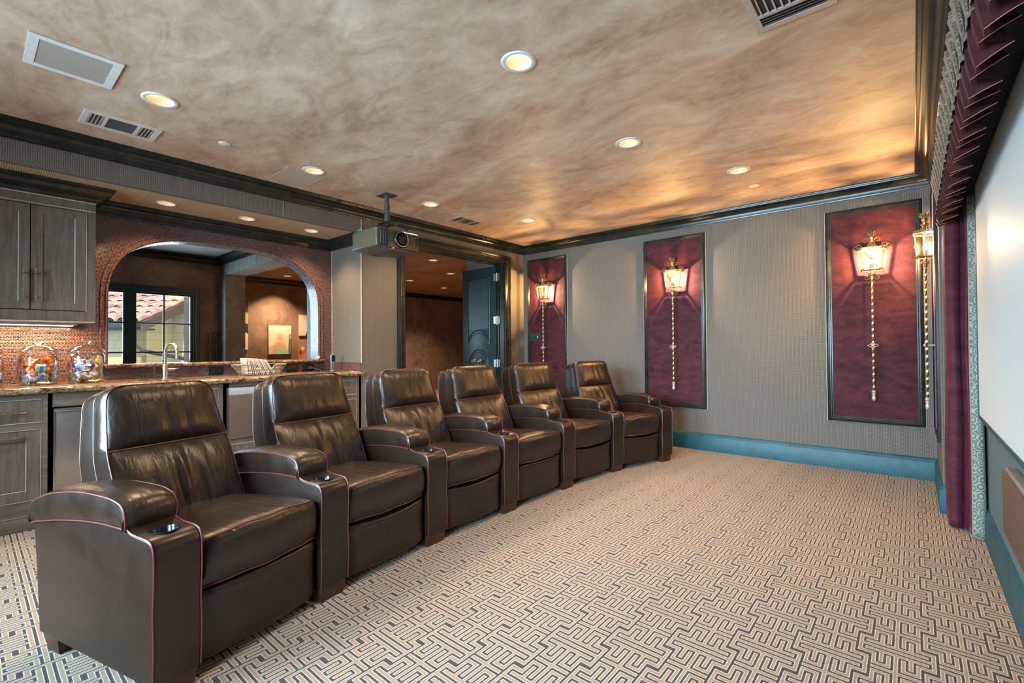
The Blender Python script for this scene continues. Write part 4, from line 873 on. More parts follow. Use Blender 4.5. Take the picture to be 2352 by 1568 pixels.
# ---------------------------------------------------------------- lantern sconces
def scroll(o,p0,dirx,size,r=0.0035,turn=1,up=1,plane='x'):
    # C scroll in the wall-parallel plane, starting at p0, curling outwards
    pts=[]; n=22
    for i in range(n):
        a=i/(n-1); th=-PI/2+a*PI*1.75; rr=size*(1-0.62*a)
        pts.append((p0[0]+dirx*(size*0.9+rr*math.sin(th)*0.9-0*size), p0[1], p0[2]+up*(rr*math.cos(th)*turn+0.0)))
    o.tube(pts,r,6)
    o.sphere(pts[-1],r*1.9,n=5)
def sconce(x,y,rz,label,OUT=-0.105):
    t=thing('wall_lantern',label,'wall lamp',(x,y,1.80),rz,'wrought iron wall lanterns')
    # local: x along wall, -y into the room, origin on the wall surface at the lantern's foot height
    def sec(wf,ws,dep):  # plan section: front width, overall width, depth
        return [(-ws,0.055),(-ws,-0.004),(-wf,-dep),(wf,-dep),(ws,-0.004),(ws,0.055)]
    top=[(a,b_+OUT,0.195) for a,b_ in sec(0.066,0.100,0.062)]; bot=[(a,b_+OUT,0.018) for a,b_ in sec(0.048,0.076,0.046)]
    w=MB()
    for p,q in zip(top,bot): w.tube([p,q],0.0065,4,sq=True)
    for ring in (top,bot): w.tube(ring,0.0085,4,closed=True,sq=True)
    f=w.build('lantern_frame',M['gold'],parent=t,smooth=30)
    w=MB(); w.tube([(a*1.04,(b_-OUT)*1.04+OUT,z+0.008) for a,b_,z in top],0.0095,4,closed=True,sq=True)
    for a_,b_,z in top: w.tube([(a_,b_,z+0.006),(a_*0.45,(b_-OUT)*0.45+OUT,z+0.022),(0,OUT,z+0.034)],0.0045,4,sq=True)
    w.lathe([(0.030,0.022),(0.026,0.034),(0.016,0.055),(0.014,0.075)],(0,OUT,0.195),12)
    w.build('roof_frame',M['gold'],parent=t,smooth=30)
    MB().add([(a_,b_,z+0.003) for a_,b_,z in top],[(0,1,2,3,4,5)]).build('roof_glass',M['roof_glass'],parent=t,smooth=0,fixn=False)
    w=MB(); w.add([(a*0.8,(b_-OUT)*0.8+OUT,z-0.004) for a,b_,z in bot]+[(a*0.8,(b_-OUT)*0.8+OUT,z+0.002) for a,b_,z in bot],[(5,4,3,2,1,0),(6,7,8,9,10,11)]+[(i,(i+1)%6,(i+1)%6+6,i+6) for i in range(6)]); w.build('floor_plate',M['gold'],parent=t,smooth=30)
    w=MB()
    for i in range(1,4): w.add([top[i],top[i+1],bot[i+1],bot[i]],[(0,1,2,3)])
    w.add([top[0],top[1],bot[1],bot[0]],[(0,1,2,3)]); w.build('glass_panes',M['lantern_glass'],parent=t,smooth=0,fixn=False)
    w=MB(); T2,T3,B2,B3=[Vector(v)+Vector((0,-0.004,0)) for v in (top[2],top[3],bot[2],bot[3])]
    w.tube([T2,B3],0.0026,5).tube([T3,B2],0.0026,5); c=(T2+T3+B2+B3)/4; w.sphere(c,0.010,n=6,sy=0.6)
    for k in range(4): w.sphere(c+Vector((0.010*math.cos(k*PI/2),0,0.010*math.sin(k*PI/2))),0.006,n=5)
    w.build('cross_bars',M['gold'],parent=t)
    w=MB(); w.lathe([(0.016,0.0),(0.016,0.045),(0.010,0.05)],(0,OUT,0.022),12); w.build('candle_tube',plain('candle_sleeve',(0.40,0.30,0.18),0.5),parent=t)
    w=MB(); w.lathe([(0.0,0),(0.009,0.003),(0.014,0.016),(0.010,0.032),(0.003,0.046),(0,0.050)],(0,OUT,0.072),14); w.build('flame_bulb',M['bulb'],parent=t,smooth=60)
    # neck, collar and leaf crown
    w=MB(); w.lathe([(0.013,0.0),(0.013,0.025)],(0,OUT,0.26),12); w.lathe([(0.018,0),(0.024,0.004),(0.024,0.014),(0.018,0.018)],(0,OUT,0.254),16)
    w.lathe([(0.014,0),(0.019,0.012),(0.015,0.030),(0.012,0.034)],(0,OUT,0.285),12)
    for s in (-1,1): w.tube([(s*0.018,OUT,0.262),(s*0.022,OUT,0.245),(s*0.030,OUT,0.225),(s*0.048,OUT,0.209)],0.004,6)
    w.build('neck',M['gold'],parent=t)
    w=MB()
    for k in range(8):
        a=2*PI*k/8; w.tube([(0.010*math.cos(a),OUT+0.010*math.sin(a),0.315),(0.026*math.cos(a),OUT+0.026*math.sin(a),0.328),(0.024*math.cos(a),OUT+0.024*math.sin(a),0.342),(0.034*math.cos(a),OUT+0.034*math.sin(a),0.354)],[0.005,0.006,0.004,0.0012],6)
    w.lathe([(0.008,0.0),(0.015,0.012),(0.012,0.026),(0,0.046)],(0,OUT,0.312),12); w.build('leaf_crown',M['gold'],parent=t)
    w=MB()
    for s in (-1,1):
        scroll(w,(s*0.020,OUT,0.277),s,0.026,up=1); scroll(w,(s*0.072,OUT-0.01,0.226),s,0.024,up=1); scroll(w,(s*0.098,OUT,0.196),s,0.026,up=-1); scroll(w,(s*0.100,OUT+0.01,0.215),s,0.022,up=1)
        scroll(w,(s*0.018,OUT,-0.052),s,0.022,up=-1)
        w.tube([(s*0.014,OUT,-0.028),(s*0.030,OUT,-0.004),(s*0.060,OUT,0.006),(s*0.080,OUT,-0.004),(s*0.078,OUT,-0.018)],0.0032,6)
    w.build('scrollwork',M['gold'],parent=t)
    # collar below and twisted pole
    w=MB(); w.lathe([(0.012,0.0),(0.012,0.022),(0.022,0.026),(0.024,0.034),(0.020,0.044),(0.012,0.046),(0.012,0.066)],(0,OUT,-0.062),14); w.build('lower_collar',M['gold'],parent=t)
    n=150; pts=[(0,OUT,-0.06-1.02*i/n) for i in range(n+1)]
    w=MB(); w.tube(pts,0.0085,4,sq=True,tw=0.19); w.build('twisted_rod',M['gold'],parent=t,smooth=25)
    w=MB(); w.lathe([(0.0,0.0),(0.006,0.002),(0.014,0.012),(0.017,0.026),(0.012,0.042),(0.010,0.050),(0.016,0.056),(0.016,0.062),(0.011,0.068),(0.017,0.078),(0.013,0.090),(0.008,0.094)],(0,OUT,-1.145),14); w.build('bottom_finial',plain('pale_finial',(0.55,0.47,0.36),0.4,metal=0.4),parent=t)
    zb=-0.655; w=MB()
    for k in range(4):
        a=k*PI/2; d=(math.cos(a),math.sin(a)); ln=0.038 if k%2==0 else 0.028
        w.tube([(d[0]*0.006,OUT-0.008,zb+d[1]*0.006),(d[0]*ln*0.55-d[1]*0.012,OUT-0.008,zb+d[1]*ln*0.55+d[0]*0.012),(d[0]*ln,OUT-0.008,zb+d[1]*ln),(d[0]*ln*0.55+d[1]*0.012,OUT-0.008,zb+d[1]*ln*0.55-d[0]*0.012)],0.0042,6,closed=True)
    w.sphere((0,OUT-0.010,zb),0.011,n=8); w.tube([(0,OUT,zb),(0,-0.006,zb)],0.006,6); w.tube([(0,OUT,0.20),(0,-0.002,0.20)],0.008,6)
    w.build('wall_bracket',plain('pale_bracket',(0.60,0.52,0.40),0.4,metal=0.4),parent=t)
    o=lamp('lantern_lamp','POINT',(0,0,0),E_SCONCE,(1.0,0.75,0.46),shadow_soft_size=0.010); o.parent=t; o.location=(0,OUT,0.115)
    return t
sconce(4.058,0.0,0,'gold iron wall lantern on the velvet panel nearest the curtain')
sconce(2.262,0.0,0,'gold iron wall lantern on the velvet panel behind the farthest recliner')
sconce(0.430,0.0,0,'gold iron wall lantern on the corner panel beside the doorway')
sconce(4.47,-0.58,-PI/2,'gold iron wall lantern on the pilaster beside the curtain',-0.065)
# ---------------------------------------------------------------- recliners
ARMS=[(2.43,-4.87,-15),(2.255,-4.215,-11),(2.165,-3.52,-4),(2.155,-2.84,0),(2.16,-2.12,3),(2.225,-1.40,11),(2.42,-.75,16)]
ARM_PROF=[(0.030,0.066),(0.034,0.20),(0.030,0.30),(0.035,0.40),(0.034,0.490),(0.028,0.515),(0.014,0.532),(-0.015,0.538),(-0.060,0.540),(-0.095,0.544),(-0.118,0.552),(-0.135,0.560),(-0.24,0.558),(-0.43,0.546),(-0.63,0.524),(-0.775,0.490),(-0.790,0.478),(-0.765,0.30),(-0.738,0.060)]
def smoothpath(pts,k=3):
    P=[Vector(p) for p in pts]; out=[]
    for i in range(len(P)-1):
        p0=P[max(i-1,0)];p1=P[i];p2=P[i+1];p3=P[min(i+2,len(P)-1)]
        for j in range(k):
            t=j/k; out.append(0.5*((2*p1)+(-p0+p2)*t+(2*p0-5*p1+4*p2-p3)*t*t+(-p0+3*p1-3*p2+p3)*t**3))
    out.append(P[-1]); return out
def make_arm(parent,ox,oy,ang,label=None):
    # everything is built in the arm frame (x forward, y along the row) then turned into the chair frame
    R=Matrix.Rotation(ang,4,'Z'); T=Matrix.Translation((ox,oy,0))@R
    def put(mb,name,mat,par,sm=40):
        mb.v=[tuple(T@Vector(v)) for v in mb.v]; return mb.build(name,mat,parent=par,smooth=sm)
    hw_=0.076
    body=put(MB().prism(ARM_PROF,-hw_,hw_,'xz',bevel=0.010,seg=3),'arm',M['leather'],parent,50)
    c=MB(); c.lathe([(0,0.56),(0.040,0.56),(0.040,0.47),(0,0.47)],(-0.050,0.0,0),28); c.v=[tuple(T@Vector(v)) for v in c.v]
    cut(body,c)
    body.data.shade_smooth(); body.data.set_sharp_from_angle(angle=math.radians(50))
    # pad
    top=smoothpath([(-0.125,0.545,0),(-0.121,0.575,0),(-0.130,0.612,0),(-0.160,0.634,0),(-0.245,0.645,0),(-0.43,0.640,0),(-0.62,0.612,0),(-0.745,0.576,0),(-0.795,0.545,0),(-0.800,0.515,0),(-0.792,0.488,0)],4)
    w=MB(); rows=[]
    for i,p in enumerate(top):
        nxt=top[min(i+1,len(top)-1)]; prv=top[max(i-1,0)]; d=(nxt-prv).normalized(); nrm=Vector((d.y,-d.x,0))
        endf=min(1,i/6,(len(top)-1-i)/6)
        row=[]
        for j in range(13):
            s=-1+2*j/12; bul=(1-abs(s)**3.0)*0.016*endf; wd=0.080+0.004*math.sin(i*1.3)*0.2
            row.append((p.x+nrm.x*bul,s*wd,p.y+nrm.y*bul))
        rows.append(row)
    w.grid(rows)
    # sides down to the arm
    under=[]
    for p in top:
        x=min(max(p.x,-0.79),-0.125); z=0.556-0.075*max(0,(-x-0.22)/0.57)**1.6
        under.append((x,z))
    for s in (-1,1):
        mids=[[(p.x,s*0.080,p.y),(p.x*0.5+u[0]*0.5,s*0.089,p.y*0.5+u[1]*0.5),(u[0],s*0.080,u[1]-0.004)] for p,u in zip(top,under)]
        w.grid(mids,flip=(s<0))
    w.grid([[(u[0],-0.080,u[1]-0.004),(u[0],0.080,u[1]-0.004)] for u in under])
    pad=put(w,'arm_pad',M['leather_soft'],body,60)
    for s in (-1,1):
        put(MB().tube([(p.x,s*0.0805,p.y) for p in top],0.0028,6),'piping',M['piping'],pad)
        put(MB().tube([(u[0],s*0.082,u[1]-0.002) for u in under[4:-3]],0.0028,6),'piping',M['piping'],pad)
    pp=smoothpath([(a,b_,0) for a,b_ in ARM_PROF[:12]],3)
    for s in (-1,1): put(MB().tube([(p.x-0.001,s*(hw_-0.001),p.y) for p in pp],0.0029,6),'piping',M['piping'],body)
    w=MB(); w.lathe([(0.0,0.475),(0.037,0.475),(0.039,0.482),(0.0395,0.540),(0.0435,0.5435),(0.0455,0.542),(0.0440,0.5385)],(-0.050,0,0),28); put(w,'cup_holder',M['cup'],body,50)
    for fx in ((-0.075,0.016),(-0.70,-0.61)):
        w=MB(); b_=0.062
        w.add([(fx[0],-b_,0.0),(fx[1]-0.004,-b_,0.0),(fx[1]-0.004,b_,0.0),(fx[0],b_,0.0),(fx[0]-0.006,-b_-0.008,0.064),(fx[1]+0.006,-b_-0.008,0.064),(fx[1]+0.006,b_+0.008,0.064),(fx[0]-0.006,b_+0.008,0.064)],[(0,3,2,1),(4,5,6,7),(0,1,5,4),(1,2,6,5),(2,3,7,6),(3,0,4,7)])
        put(w,'foot',M['foot'],body,0)
    return body
FL=[(-0.470,0.400),(-0.490,0.440),(-0.566,0.612),(-0.623,0.731),(-0.653,0.804),(-0.685,0.90),(-0.704,0.995)]
ML=[(-0.580,0.36),(-0.62,0.45),(-0.686,0.596),(-0.730,0.715),(-0.757,0.80),(-0.782,0.89),(-0.800,0.972)]
RL=[(-0.730,0.30),(-0.770,0.42),(-0.812,0.580),(-0.842,0.70),(-0.862,0.79),(-0.880,0.87),(-0.893,0.950)]
def line_at(Ln,s):
    n=len(Ln)-1; f=min(max(s,0),1)*n; i=min(int(f),n-1); t=f-i; return (Ln[i][0]*(1-t)+Ln[i+1][0]*t, Ln[i][1]*(1-t)+Ln[i+1][1]*t)
def half_w(s,Wd,top_shrink):
    # half width of the backrest at height parameter s, with rounded top corners
    b=Wd/2-0.004-(top_shrink)*max(0,(s-0.45)/0.55)
    r=0.11
    if s>1-r: q=(s-(1-r))/r; b-= 0.050*(1-math.sqrt(max(0,1-q*q)))
    return b
def make_chair(k,label):
    A0,A1=ARMS[k],ARMS[k+1]; dx,dy=A1[0]-A0[0],A1[1]-A0[1]; dist=math.hypot(dx,dy); a=math.atan2(dx,dy)
    cx,cy=(A0[0]+A1[0])/2,(A0[1]+A1[1])/2
    t=thing('recliner',label,'armchair',(cx,cy,0),-a,'leather theatre recliners in one row')
    Wd=dist-0.164
    make_arm(t,0,-dist/2,-(math.radians(A0[2])-a))
    if k==5: make_arm(t,0,dist/2,-(math.radians(A1[2])-a))
    rnd=random.Random(k)
    # base frame
    w=MB(); w.rbox(-0.62,-0.05,-Wd/2+0.004,Wd/2-0.004,0.075,0.34,0.008); w.build('base_frame',M['leather'],parent=t)
    # seat cushion
    prof=smoothpath([(-0.60,0.428,0),(-0.45,0.446,0),(-0.28,0.462,0),(-0.12,0.473,0),(-0.03,0.476,0)],4)+smoothpath([(0.0,0.470,0),(0.016,0.448,0),(0.022,0.400,0),(0.016,0.345,0),(0.000,0.312,0)],3)
    ipt=len(smoothpath([(0,0,0)]*5,4)); w=MB(); rows=[]; nt_=20; ph=rnd.uniform(0,6)
    def pos(p,s,lift=0):
        bow=0.034*(1-s*s) if p.x>-0.12 else 0.034*(1-s*s)*max(0,1+(p.x+0.12)/0.3)
        edge=max(0,abs(s)-0.86)/0.14
        cr=0.024*(1-abs(s)**2.4) if p.y>0.42 else 0
        wr=0.0022*math.sin(9*s+ph+p.x*22)*(1-abs(s)**4)
        return (p.x+bow-0.012*edge**2,s*(Wd/2-0.003),p.y+cr+wr-0.012*edge**2)
    for p in prof: rows.append([pos(p,-1+2*j/nt_) for j in range(nt_+1)])
    w.grid(rows)
    for s in (-1,1):
        side=[pos(p,s) for p in prof]; low=[(min(q[0],0.0),q[1],0.305) for q in side]; w.grid([side,low])
    sc=w.build('seat_cushion',M['leather_soft'],parent=t,smooth=70)
    i0=ipt; w=MB()
    w.tube([(lambda q:(q[0]+0.001,q[1],q[2]+0.001))(pos(prof[i0],-1+2*j/24)) for j in range(25)],0.0029,6); w.build('piping',M['piping'],parent=sc); w=MB()
    w.tube([(lambda q:(q[0]+0.002,q[1],q[2]))(pos(prof[-1],-1+2*j/24)) for j in range(25)],0.0029,6)
    w.build('piping',M['piping'],parent=sc)
    # footrest
    w=MB(); rows=[]
    fp=smoothpath([(-0.030,0.296,0),(-0.004,0.296,0),(0.006,0.284,0),(0.008,0.25,0),(0.004,0.17,0),(0.006,0.09,0),(-0.002,0.050,0),(-0.030,0.045,0)],3)
    for p in fp:
        row=[]
        for j in range(17):
            s=-1+2*j/16; e=max(0,abs(s)-0.9)/0.1; row.append((p.x+(0.020*(1-s*s) if p.x>-0.02 else 0)-0.014*e*e,s*(Wd/2-0.006),p.y-(0.016*(1-(s)**2)*1.0 if (p.y>0.27 and (k%3)!=0) else 0)))
        rows.append(row)
    w.grid(rows); w.box(-0.05,-0.022,-Wd/2+0.006,Wd/2-0.006,0.05,0.29); w.build('footrest',M['leather'],parent=t,smooth=60)
    # backrest: rear shell, side band, headrest, lumbar cushion
    ts=0.036; NS=26; NT=44; smid=3/6
    def P(Ln,s,q,extra=0): x,z=line_at(Ln,s); return (x,q*(half_w(s,Wd,ts)-extra),z)
    S_=[i/NS for i in range(NS+1)]
    def loop(Ln,s0=0.0,n=NS,extra=0): return [P(Ln,s0+(1-s0)*i/n,-1,extra) for i in range(n+1)]+[P(Ln,1,-1+2*j/10,extra) for j in range(1,10)]+[P(Ln,1-(1-s0)*i/n,1,extra) for i in range(n+1)]
    lf,lm,lr=loop(FL),loop(ML),loop(RL)
    def puff(A,B,k_): # slightly inflated middle ring between two loops
        out=[]
        for p,q in zip(A,B):
            m=(Vector(p)+Vector(q))/2; c_=Vector((m.x,0,0.6)); dd=(m-c_); dd.x=0; out.append(tuple(m+dd.normalized()*k_))
        return out
    w=MB(); w.grid([lm,puff(lm,lr,0.007),lr]); w.grid([[P(RL,s,-1+2*j/8) for j in range(9)] for s in S_]); sh=w.build('back_shell',M['leather'],parent=t,smooth=50)
    w=MB(); w.tube(lr,0.0029,6); w.build('piping',M['piping'],parent=sh)
    def front(s,q,s0,s1,b0,wr):
        x,z=line_at(FL,s); m=(s-s0)/(s1-s0); bul=b0*(max(0,1-abs(2*m-1)**2.6)**0.7)*(1-abs(q)**5)
        ww=wr*(math.sin(19*q+4*m+ph)+0.5*math.sin(31*q-3*m+2*ph))*math.exp(-(q-0.08)**2*5)*math.sin(PI*m)**0.7
        return (x+bul*0.93+ww,q*half_w(s,Wd,ts),z+bul*0.25)
    lum=[[front(smid*i/14,-1+2*j/NT,0,smid,0.030,0.0075) for j in range(NT+1)] for i in range(15)]
    head=[[front(smid+(1-smid)*i/16,-1+2*j/NT,smid,1,0.046,0.0014) for j in range(NT+1)] for i in range(17)]
    # band between front loop and middle loop, split at the seam height
    def band(s0,s1,top,n=16):
        A=[P(FL,s0+(s1-s0)*i/n,-1) for i in range(n+1)]; B=[P(ML,s0+(s1-s0)*i/n,-1) for i in range(n+1)]
        if top:
            A+=[P(FL,1,-1+2*j/10) for j in range(1,10)]; B+=[P(ML,1,-1+2*j/10) for j in range(1,10)]
        else: pass
        A2=[P(FL,s1-(s1-s0)*i/n,1) for i in range(n+1)]; B2=[P(ML,s1-(s1-s0)*i/n,1) for i in range(n+1)]
        if top: return [(A+A2,B+B2)]
        return [(A,B),(A2,B2)]
    w=MB(); w.grid(lum)
    for A,B in band(0,smid,False,14): w.grid([A,puff(A,B,0.006),B])
    lb=w.build('back_cushion',M['leather_soft'],parent=t,smooth=70)
    w=MB(); w.grid(head)
    for A,B in band(smid,1,True): w.grid([A,puff(A,B,0.008),B])
    hd=w.build('headrest',M['leather_soft'],parent=t,smooth=70)
    for Ln in (FL,ML):
        for q in (-1,1): MB().tube([P(Ln,smid*i/12,q) for i in range(13)],0.0029,6).build('piping',M['piping'],parent=lb)
        MB().tube(loop(Ln,smid),0.0030,6).build('piping',M['piping'],parent=hd)
    MB().tube([(head[0][j][0]+0.003,head[0][j][1],head[0][j][2]) for j in range(NT+1)],0.0029,6).build('piping',M['piping'],parent=hd)
    return t
CL=['brown leather recliner at the near end of the row, largest in view','brown leather recliner second from the near end, in front of the pale-topped cooler','brown leather recliner third from the near end, below the projector','brown leather recliner fourth from the near end, in front of the doorway','brown leather recliner fifth from the near end, in front of the open green door','brown leather recliner at the far end beside the lantern wall, with two armrests']
for k in range(6): make_chair(k,CL[k])
# ---------------------------------------------------------------- screen, speaker, curtain, valance
t=thing('projection_screen','large fixed white projection screen on the right wall','screen',(4.62,-2.84,0.75))
w=MB(); w.box(4.602,4.612,-4.02,-1.66,0.755,2.035); rel(t,w).build('screen_surface',M['screen'],parent=t,smooth=0)
w=MB(); ringbox(w,4.598,4.649,-4.04,-1.645,0.738,2.050,0.020); rel(t,w).build('frame',plain('dark_blue_frame',(0.02,0.06,0.075),0.5),parent=t,smooth=0)
MB().box(4.625,4.649,-4.6,-1.1,2.05,2.07).build('trim_screen_top',M['blackmatte'],kind='structure',smooth=0)
t=thing('wall_speaker','brown-fronted speaker on the wall below the screen','speaker',(4.63,-2.84,0.36))
w=MB(); w.rbox(4.612,4.649,-3.20,-2.50,0.365,0.635,0.006); rel(t,w).build('cabinet',plain('grey_cabinet',(0.20,0.20,0.20),0.4),parent=t)
w=MB(); w.rbox(4.602,4.613,-3.195,-2.505,0.37,0.622,0.004); rel(t,w).build('grille',plain('brown_cloth',(0.10,0.052,0.042),0.8,nz=0.2,scale=500,bumpk=0.3),parent=t)
t=thing('curtain','plum velvet stage curtain with grey-green damask edge beside the screen','curtain',(4.55,-1.25,0))
def strip(path,z0,z1,n=30,wob=0.0,narrow=0.0,cx=4.56,cy=-1.2):
    rows=[]
    for i in range(n+1):
        f=i/n; z=z0+(z1-z0)*f; row=[]
        for (x,y) in path:
            kx=1-narrow*f; row.append((cx+(x-cx)*kx+wob*math.sin(z*5+x*30),cy+(y-cy)*kx+wob*math.sin(z*4+y*20),z))
        rows.append(row)
    return rows
base=smoothpath([(4.560,-1.01,0),(4.500,-1.05,0),(4.482,-1.12,0),(4.500,-1.19,0),(4.484,-1.265,0),(4.495,-1.300,0),(4.520,-1.312,0),(4.545,-1.295,0),(4.556,-1.270,0),(4.566,-1.300,0),(4.580,-1.335,0),(4.584,-1.40,0)],6)
w=MB(); w.grid(strip([(p.x,p.y) for p in base],0.012,2.06,40,0.004,0.12)); o=rel(t,w).build('velvet_folds',M['curtain'],parent=t,smooth=70,fixn=False)
o.modifiers.new('s','SOLIDIFY').thickness=0.004
base2=smoothpath([(4.584,-1.40,0),(4.586,-1.455,0),(4.600,-1.463,0),(4.628,-1.458,0),(4.638,-1.42,0),(4.640,-1.30,0)],5)
w=MB(); w.grid(strip([(p.x,p.y) for p in base2],0.004,2.06,40,0.0015,0.10,4.60,-1.4)); o=rel(t,w).build('damask_border',M['damask'],parent=t,smooth=70,fixn=False)
o.modifiers.new('s','SOLIDIFY').thickness=0.004
w=MB(); w.tube([(r[0][0],r[0][1]-0.002,r[0][2]) for r in strip([(4.586,-1.455),(4.63,-1.46)],0.004,2.06,40,0.0015,0.10,4.60,-1.4)],0.003,5); rel(t,w).build('edge_cord',M['cord'],parent=t)
w=MB(); w.tube([(r[0][0],r[0][1]-0.003,r[0][2]) for r in strip([(4.483,-1.265),(4.49,-1.3)],0.012,2.06,40,0.004,0.12)],0.002,5); rel(t,w).build('copper_edge',M['copper_cord'],parent=t)
# valance: damask goblet band over angled velvet box pleats with copper cord hems
t=thing('valance','dark velvet pleated valance with damask goblet heading above the screen','valance',(4.47,-2.9,2.05))
def zf(y): return 0
yv0,yv1=-1.17,-4.70; npl=35; st=(yv1-yv0)/npl; rv=random.Random(5)
w=MB(); hems=[]
for i in range(npl):
    ya=yv0+st*i; odd=i%2
    zb=(1.898 if odd else 1.884)+rv.uniform(-0.004,0.004)+(0.012*(3-i) if i<3 else 0); xf=4.462+rv.uniform(-0.002,0.002); lean=rv.uniform(-0.07,-0.01)
    # every pleat is a folded flap standing off the wall: front fold, near sheet, return sheet
    front=[(4.449,ya,1.985),(4.450,ya,1.958),(xf,ya+0.004,zb)]; tip=[(4.500,ya+lean*0.4,1.985),(4.505,ya+lean*0.5,1.960),(4.531+rv.uniform(-0.004,0.006),ya+lean,zb+0.012)]
    rows=[]
    for u_ in range(9):
        f=u_/8; rows.append([tuple(Vector(front[k]).lerp(Vector(tip[k]),f)+Vector((0,-0.016*math.sin(f*PI)*(0.4+0.3*k),-0.004*math.sin(f*PI) if k==2 else 0))) for k in range(3)])
    w.grid(rows)
    hem=[(r[2][0],r[2][1]-0.001,r[2][2]-0.001) for r in rows]
    hems.append([tuple(q) for q in hem])
    back=[(4.500,ya+st*0.8,1.985),(4.505,ya+st*0.75,1.960),(4.470,ya+st*0.9,zb+0.016)]
    rows=[]
    for u_ in range(5):
        f=u_/4; rows.append([tuple(Vector(tip[k]).lerp(Vector(back[k]),f)) for k in range(3)])
    w.grid(rows)
    w.grid([[front[0],front[1],front[2]],[(4.452,ya+0.055,1.985),(4.453,ya+0.055,1.958),(xf+0.004,ya+0.060,zb+0.004)]])
vo=rel(t,w).build('velvet_pleats',M['valance'],parent=t,smooth=30,fixn=False)
for h_ in hems: rel(t,MB().tube(h_,0.0011,5)).build('copper_hem',M['copper_cord'],parent=vo)
w=MB(); w.box(4.4655,4.474,-4.70,-1.16,1.960,2.10); rel(t,w).build('damask_band',M['damask_beige'],parent=t,smooth=0)
w=MB(); ng=28; sg=(yv1-yv0)/ng
for i in range(ng):
    y=yv0+sg*(i+0.5); ln=rv.uniform(-0.01,0.01)
    rows=[]
    for f,r_,xo in ((0,0.050,0.006),(0.20,0.022,0.007),(0.40,0.016,0.009),(0.75,0.030,0.018),(1.0,0.044,0.026)):
        rows.append([(4.4655-xo+r_*0.34*math.cos(2*PI*k/18)*(1+0.25*math.cos(3*2*PI*k/18)),y+ln*f+r_*math.sin(2*PI*k/18),1.985+0.225*f) for k in range(18)])
    w.grid(rows,closed_v=True)
rel(t,w).build('goblet_pleats',M['damask_beige'],parent=t,smooth=60,fixn=False)
w=MB(); w.box(4.49,4.65,-4.70,-1.0,2.055,2.069); w.build('trim_valance_board',M['blackmatte'],kind='structure',smooth=0)
# ---------------------------------------------------------------- gallery things
def canvas(y0,y1,z0,z1,label,shapes,bg):
    t=thing('canvas_picture',label,'picture',(PX,(y0+y1)/2,z0))
    w=MB(); w.box(PX+0.002,PX+0.040,y0,y1,z0,z1); rel(t,w).build('canvas',bg,parent=t,smooth=0)
    w=MB(); mats=[]
    def P(a,b_): return (y0+(y1-y0)*a,z0+(z1-z0)*b_)
    for i,(poly,col) in enumerate(shapes):
        mats.append(plain('picture_ink',col,0.6)); x=PX+0.0405+0.0004*i
        pts=[(x,)+P(a,b_) for a,b_ in poly]; w.add(pts,[tuple(range(len(pts)))],i)
    rel(t,w).build('printed_image',mats,parent=t,smooth=0,fixn=False)
def ell(cx,cy,rx,ry,n=20,a0=0,a1=2*PI): return [(cx+rx*math.cos(a0+(a1-a0)*i/n),cy+ry*math.sin(a0+(a1-a0)*i/n)) for i in range(n)]
skin=(0.72,0.42,0.28); hair=(0.80,0.60,0.36)
canvas(-1.265,-0.805,1.045,1.642,'canvas portrait of a smiling blonde person in a pale green strapless top',[
 ([(0,0),(0.18,0),(0.20,0.32),(0,0.25)],(0.62,0.58,0.54)),([(0.86,0),(1,0),(1,0.62),(0.93,0.70),(0.88,0.5)],(0.16,0.22,0.10)),(ell(0.94,0.62,0.07,0.10),(0.34,0.38,0.22)),
 (ell(0.50,0.52,0.20,0.22),hair),([(0.30,0.5),(0.70,0.5),(0.84,0.12),(0.78,0.05),(0.62,0.2),(0.36,0.3),(0.28,0.38)],hair),
 ([(0.16,0.0),(0.20,0.28),(0.30,0.36),(0.44,0.40),(0.60,0.40),(0.70,0.32),(0.80,0.14),(0.84,0.0)],skin),(ell(0.51,0.53,0.125,0.155),(0.80,0.52,0.38)),
 ([(0.34,0.0),(0.38,0.14),(0.46,0.20),(0.60,0.22),(0.74,0.20),(0.84,0.10),(0.88,0.0)],(0.36,0.66,0.50)),
 (ell(0.465,0.56,0.020,0.012),(0.10,0.06,0.05)),(ell(0.565,0.56,0.020,0.012),(0.10,0.06,0.05)),(ell(0.52,0.525,0.014,0.03),(0.68,0.38,0.27)),(ell(0.52,0.470,0.046,0.020),(0.55,0.20,0.16)),(ell(0.52,0.474,0.038,0.011),(0.95,0.90,0.86))],plain('cream_canvas',(0.80,0.74,0.62),0.6))
canvas(-2.10,-1.655,1.142,2.113,'tall canvas with a black and white animal on grass',[
 ([(0,0.76),(1,0.76),(1,1),(0,1)],(0.06,0.05,0.035)),([(0,0.45),(1,0.50),(1,0.76),(0,0.76)],(0.40,0.42,0.20)),(ell(0.62,0.58,0.16,0.13),(0.12,0.06,0.04)),
 ([(0.50,0.05),(0.60,0.0),(1,0.0),(1,0.5),(0.6,0.52)],(0.70,0.66,0.60)),([(0.62,0.50),(0.80,0.55),(1,0.52),(1,0.32),(0.88,0.36),(0.84,0.22),(0.74,0.18),(0.70,0.35)],(0.02,0.02,0.02))],plain('olive_canvas',(0.34,0.34,0.18),0.6))
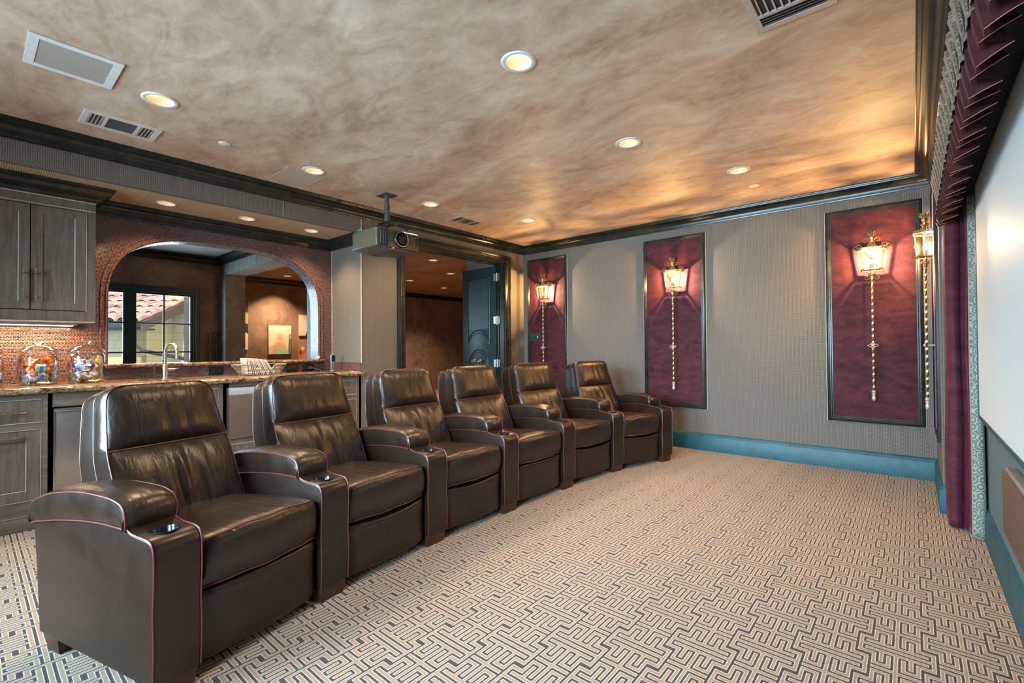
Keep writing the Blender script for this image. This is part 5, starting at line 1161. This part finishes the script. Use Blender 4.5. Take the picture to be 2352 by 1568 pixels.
canvas(-0.632,-0.10,1.435,1.885,'canvas with a pale striped background and dark figure, half hidden by the arch',[
 ([(0,0.5),(1,0.5),(1,0.55),(0,0.55)],(0.70,0.62,0.54)),([(0,0.75),(1,0.75),(1,0.79),(0,0.79)],(0.70,0.62,0.54)),([(0.25,0.0),(0.9,0.0),(0.8,0.4),(0.55,0.10),(0.35,0.35)],(0.03,0.025,0.025)),([(0.40,0.0),(0.52,0.0),(0.62,0.55),(0.50,0.50)],(0.75,0.48,0.33))],plain('beige_canvas',(0.72,0.62,0.52),0.6))
canvas(-0.640,-0.10,0.80,1.253,'orange canvas with a raised arm, low beside the arch edge',[
 ([(0,0.55),(1,0.5),(1,0.9),(0,0.95)],(0.45,0.20,0.10)),([(0,0.1),(0.12,0.0),(0.42,0.55),(0.50,0.85),(0.34,0.80),(0.2,0.45)],(0.62,0.30,0.15)),(ell(0.15,0.8,0.08,0.1),(0.75,0.65,0.55)),(ell(0.06,0.6,0.05,0.12),(0.20,0.05,0.04))],plain('orange_canvas',(0.62,0.22,0.10),0.6))
lamp_spot=lamp('gallery_wall_washer','SPOT',(-5.15,-1.15,2.58),26,WARM,spot_size=1.35,spot_blend=0.35,shadow_soft_size=0.03); aim(lamp_spot,(-0.45,0.02,-1))
# billiard cues
t=thing('cue_rack','low wooden wall rack holding the billiard cues','rack',(-4.10,-2.79,0.60)); MB().rbox(-0.03,0.05,-0.13,0.11,0,0.03,0.005).build('base_board',M['foot'],parent=t)
MB().rbox(-0.03,-0.005,-0.13,0.11,0.30,0.34,0.005).build('upper_board',M['foot'],parent=t)
for i,(y,zt_) in enumerate(((-2.835,1.455),(-2.762,1.470),(-2.722,1.465))):
    t=thing('billiard_cue',['dark billiard cue by the alcove window, leftmost of three','dark billiard cue by the alcove window, middle of three','dark billiard cue by the alcove window, nearest the pillar'][i],'cue',(-4.075,y,0.63),group='billiard cues in the rack')
    MB().tube([(0,0,0),(0,0,0.35),(0,0,zt_-0.63-0.02)],[0.014,0.012,0.009],10).build('shaft',M['door'],parent=t); MB().tube([(0,0,zt_-0.65),(0,0,zt_-0.63)],0.009,10).build('tip',M['cord'],parent=t)
MB().tube([(-4.08,-2.80,0.63),(-4.08,-2.80,1.10)],0.008,8).build('chalk_stick',plain('ochre_wood',(0.35,0.20,0.09),0.5),label='short ochre stick standing between the billiard cues',cat='stick')
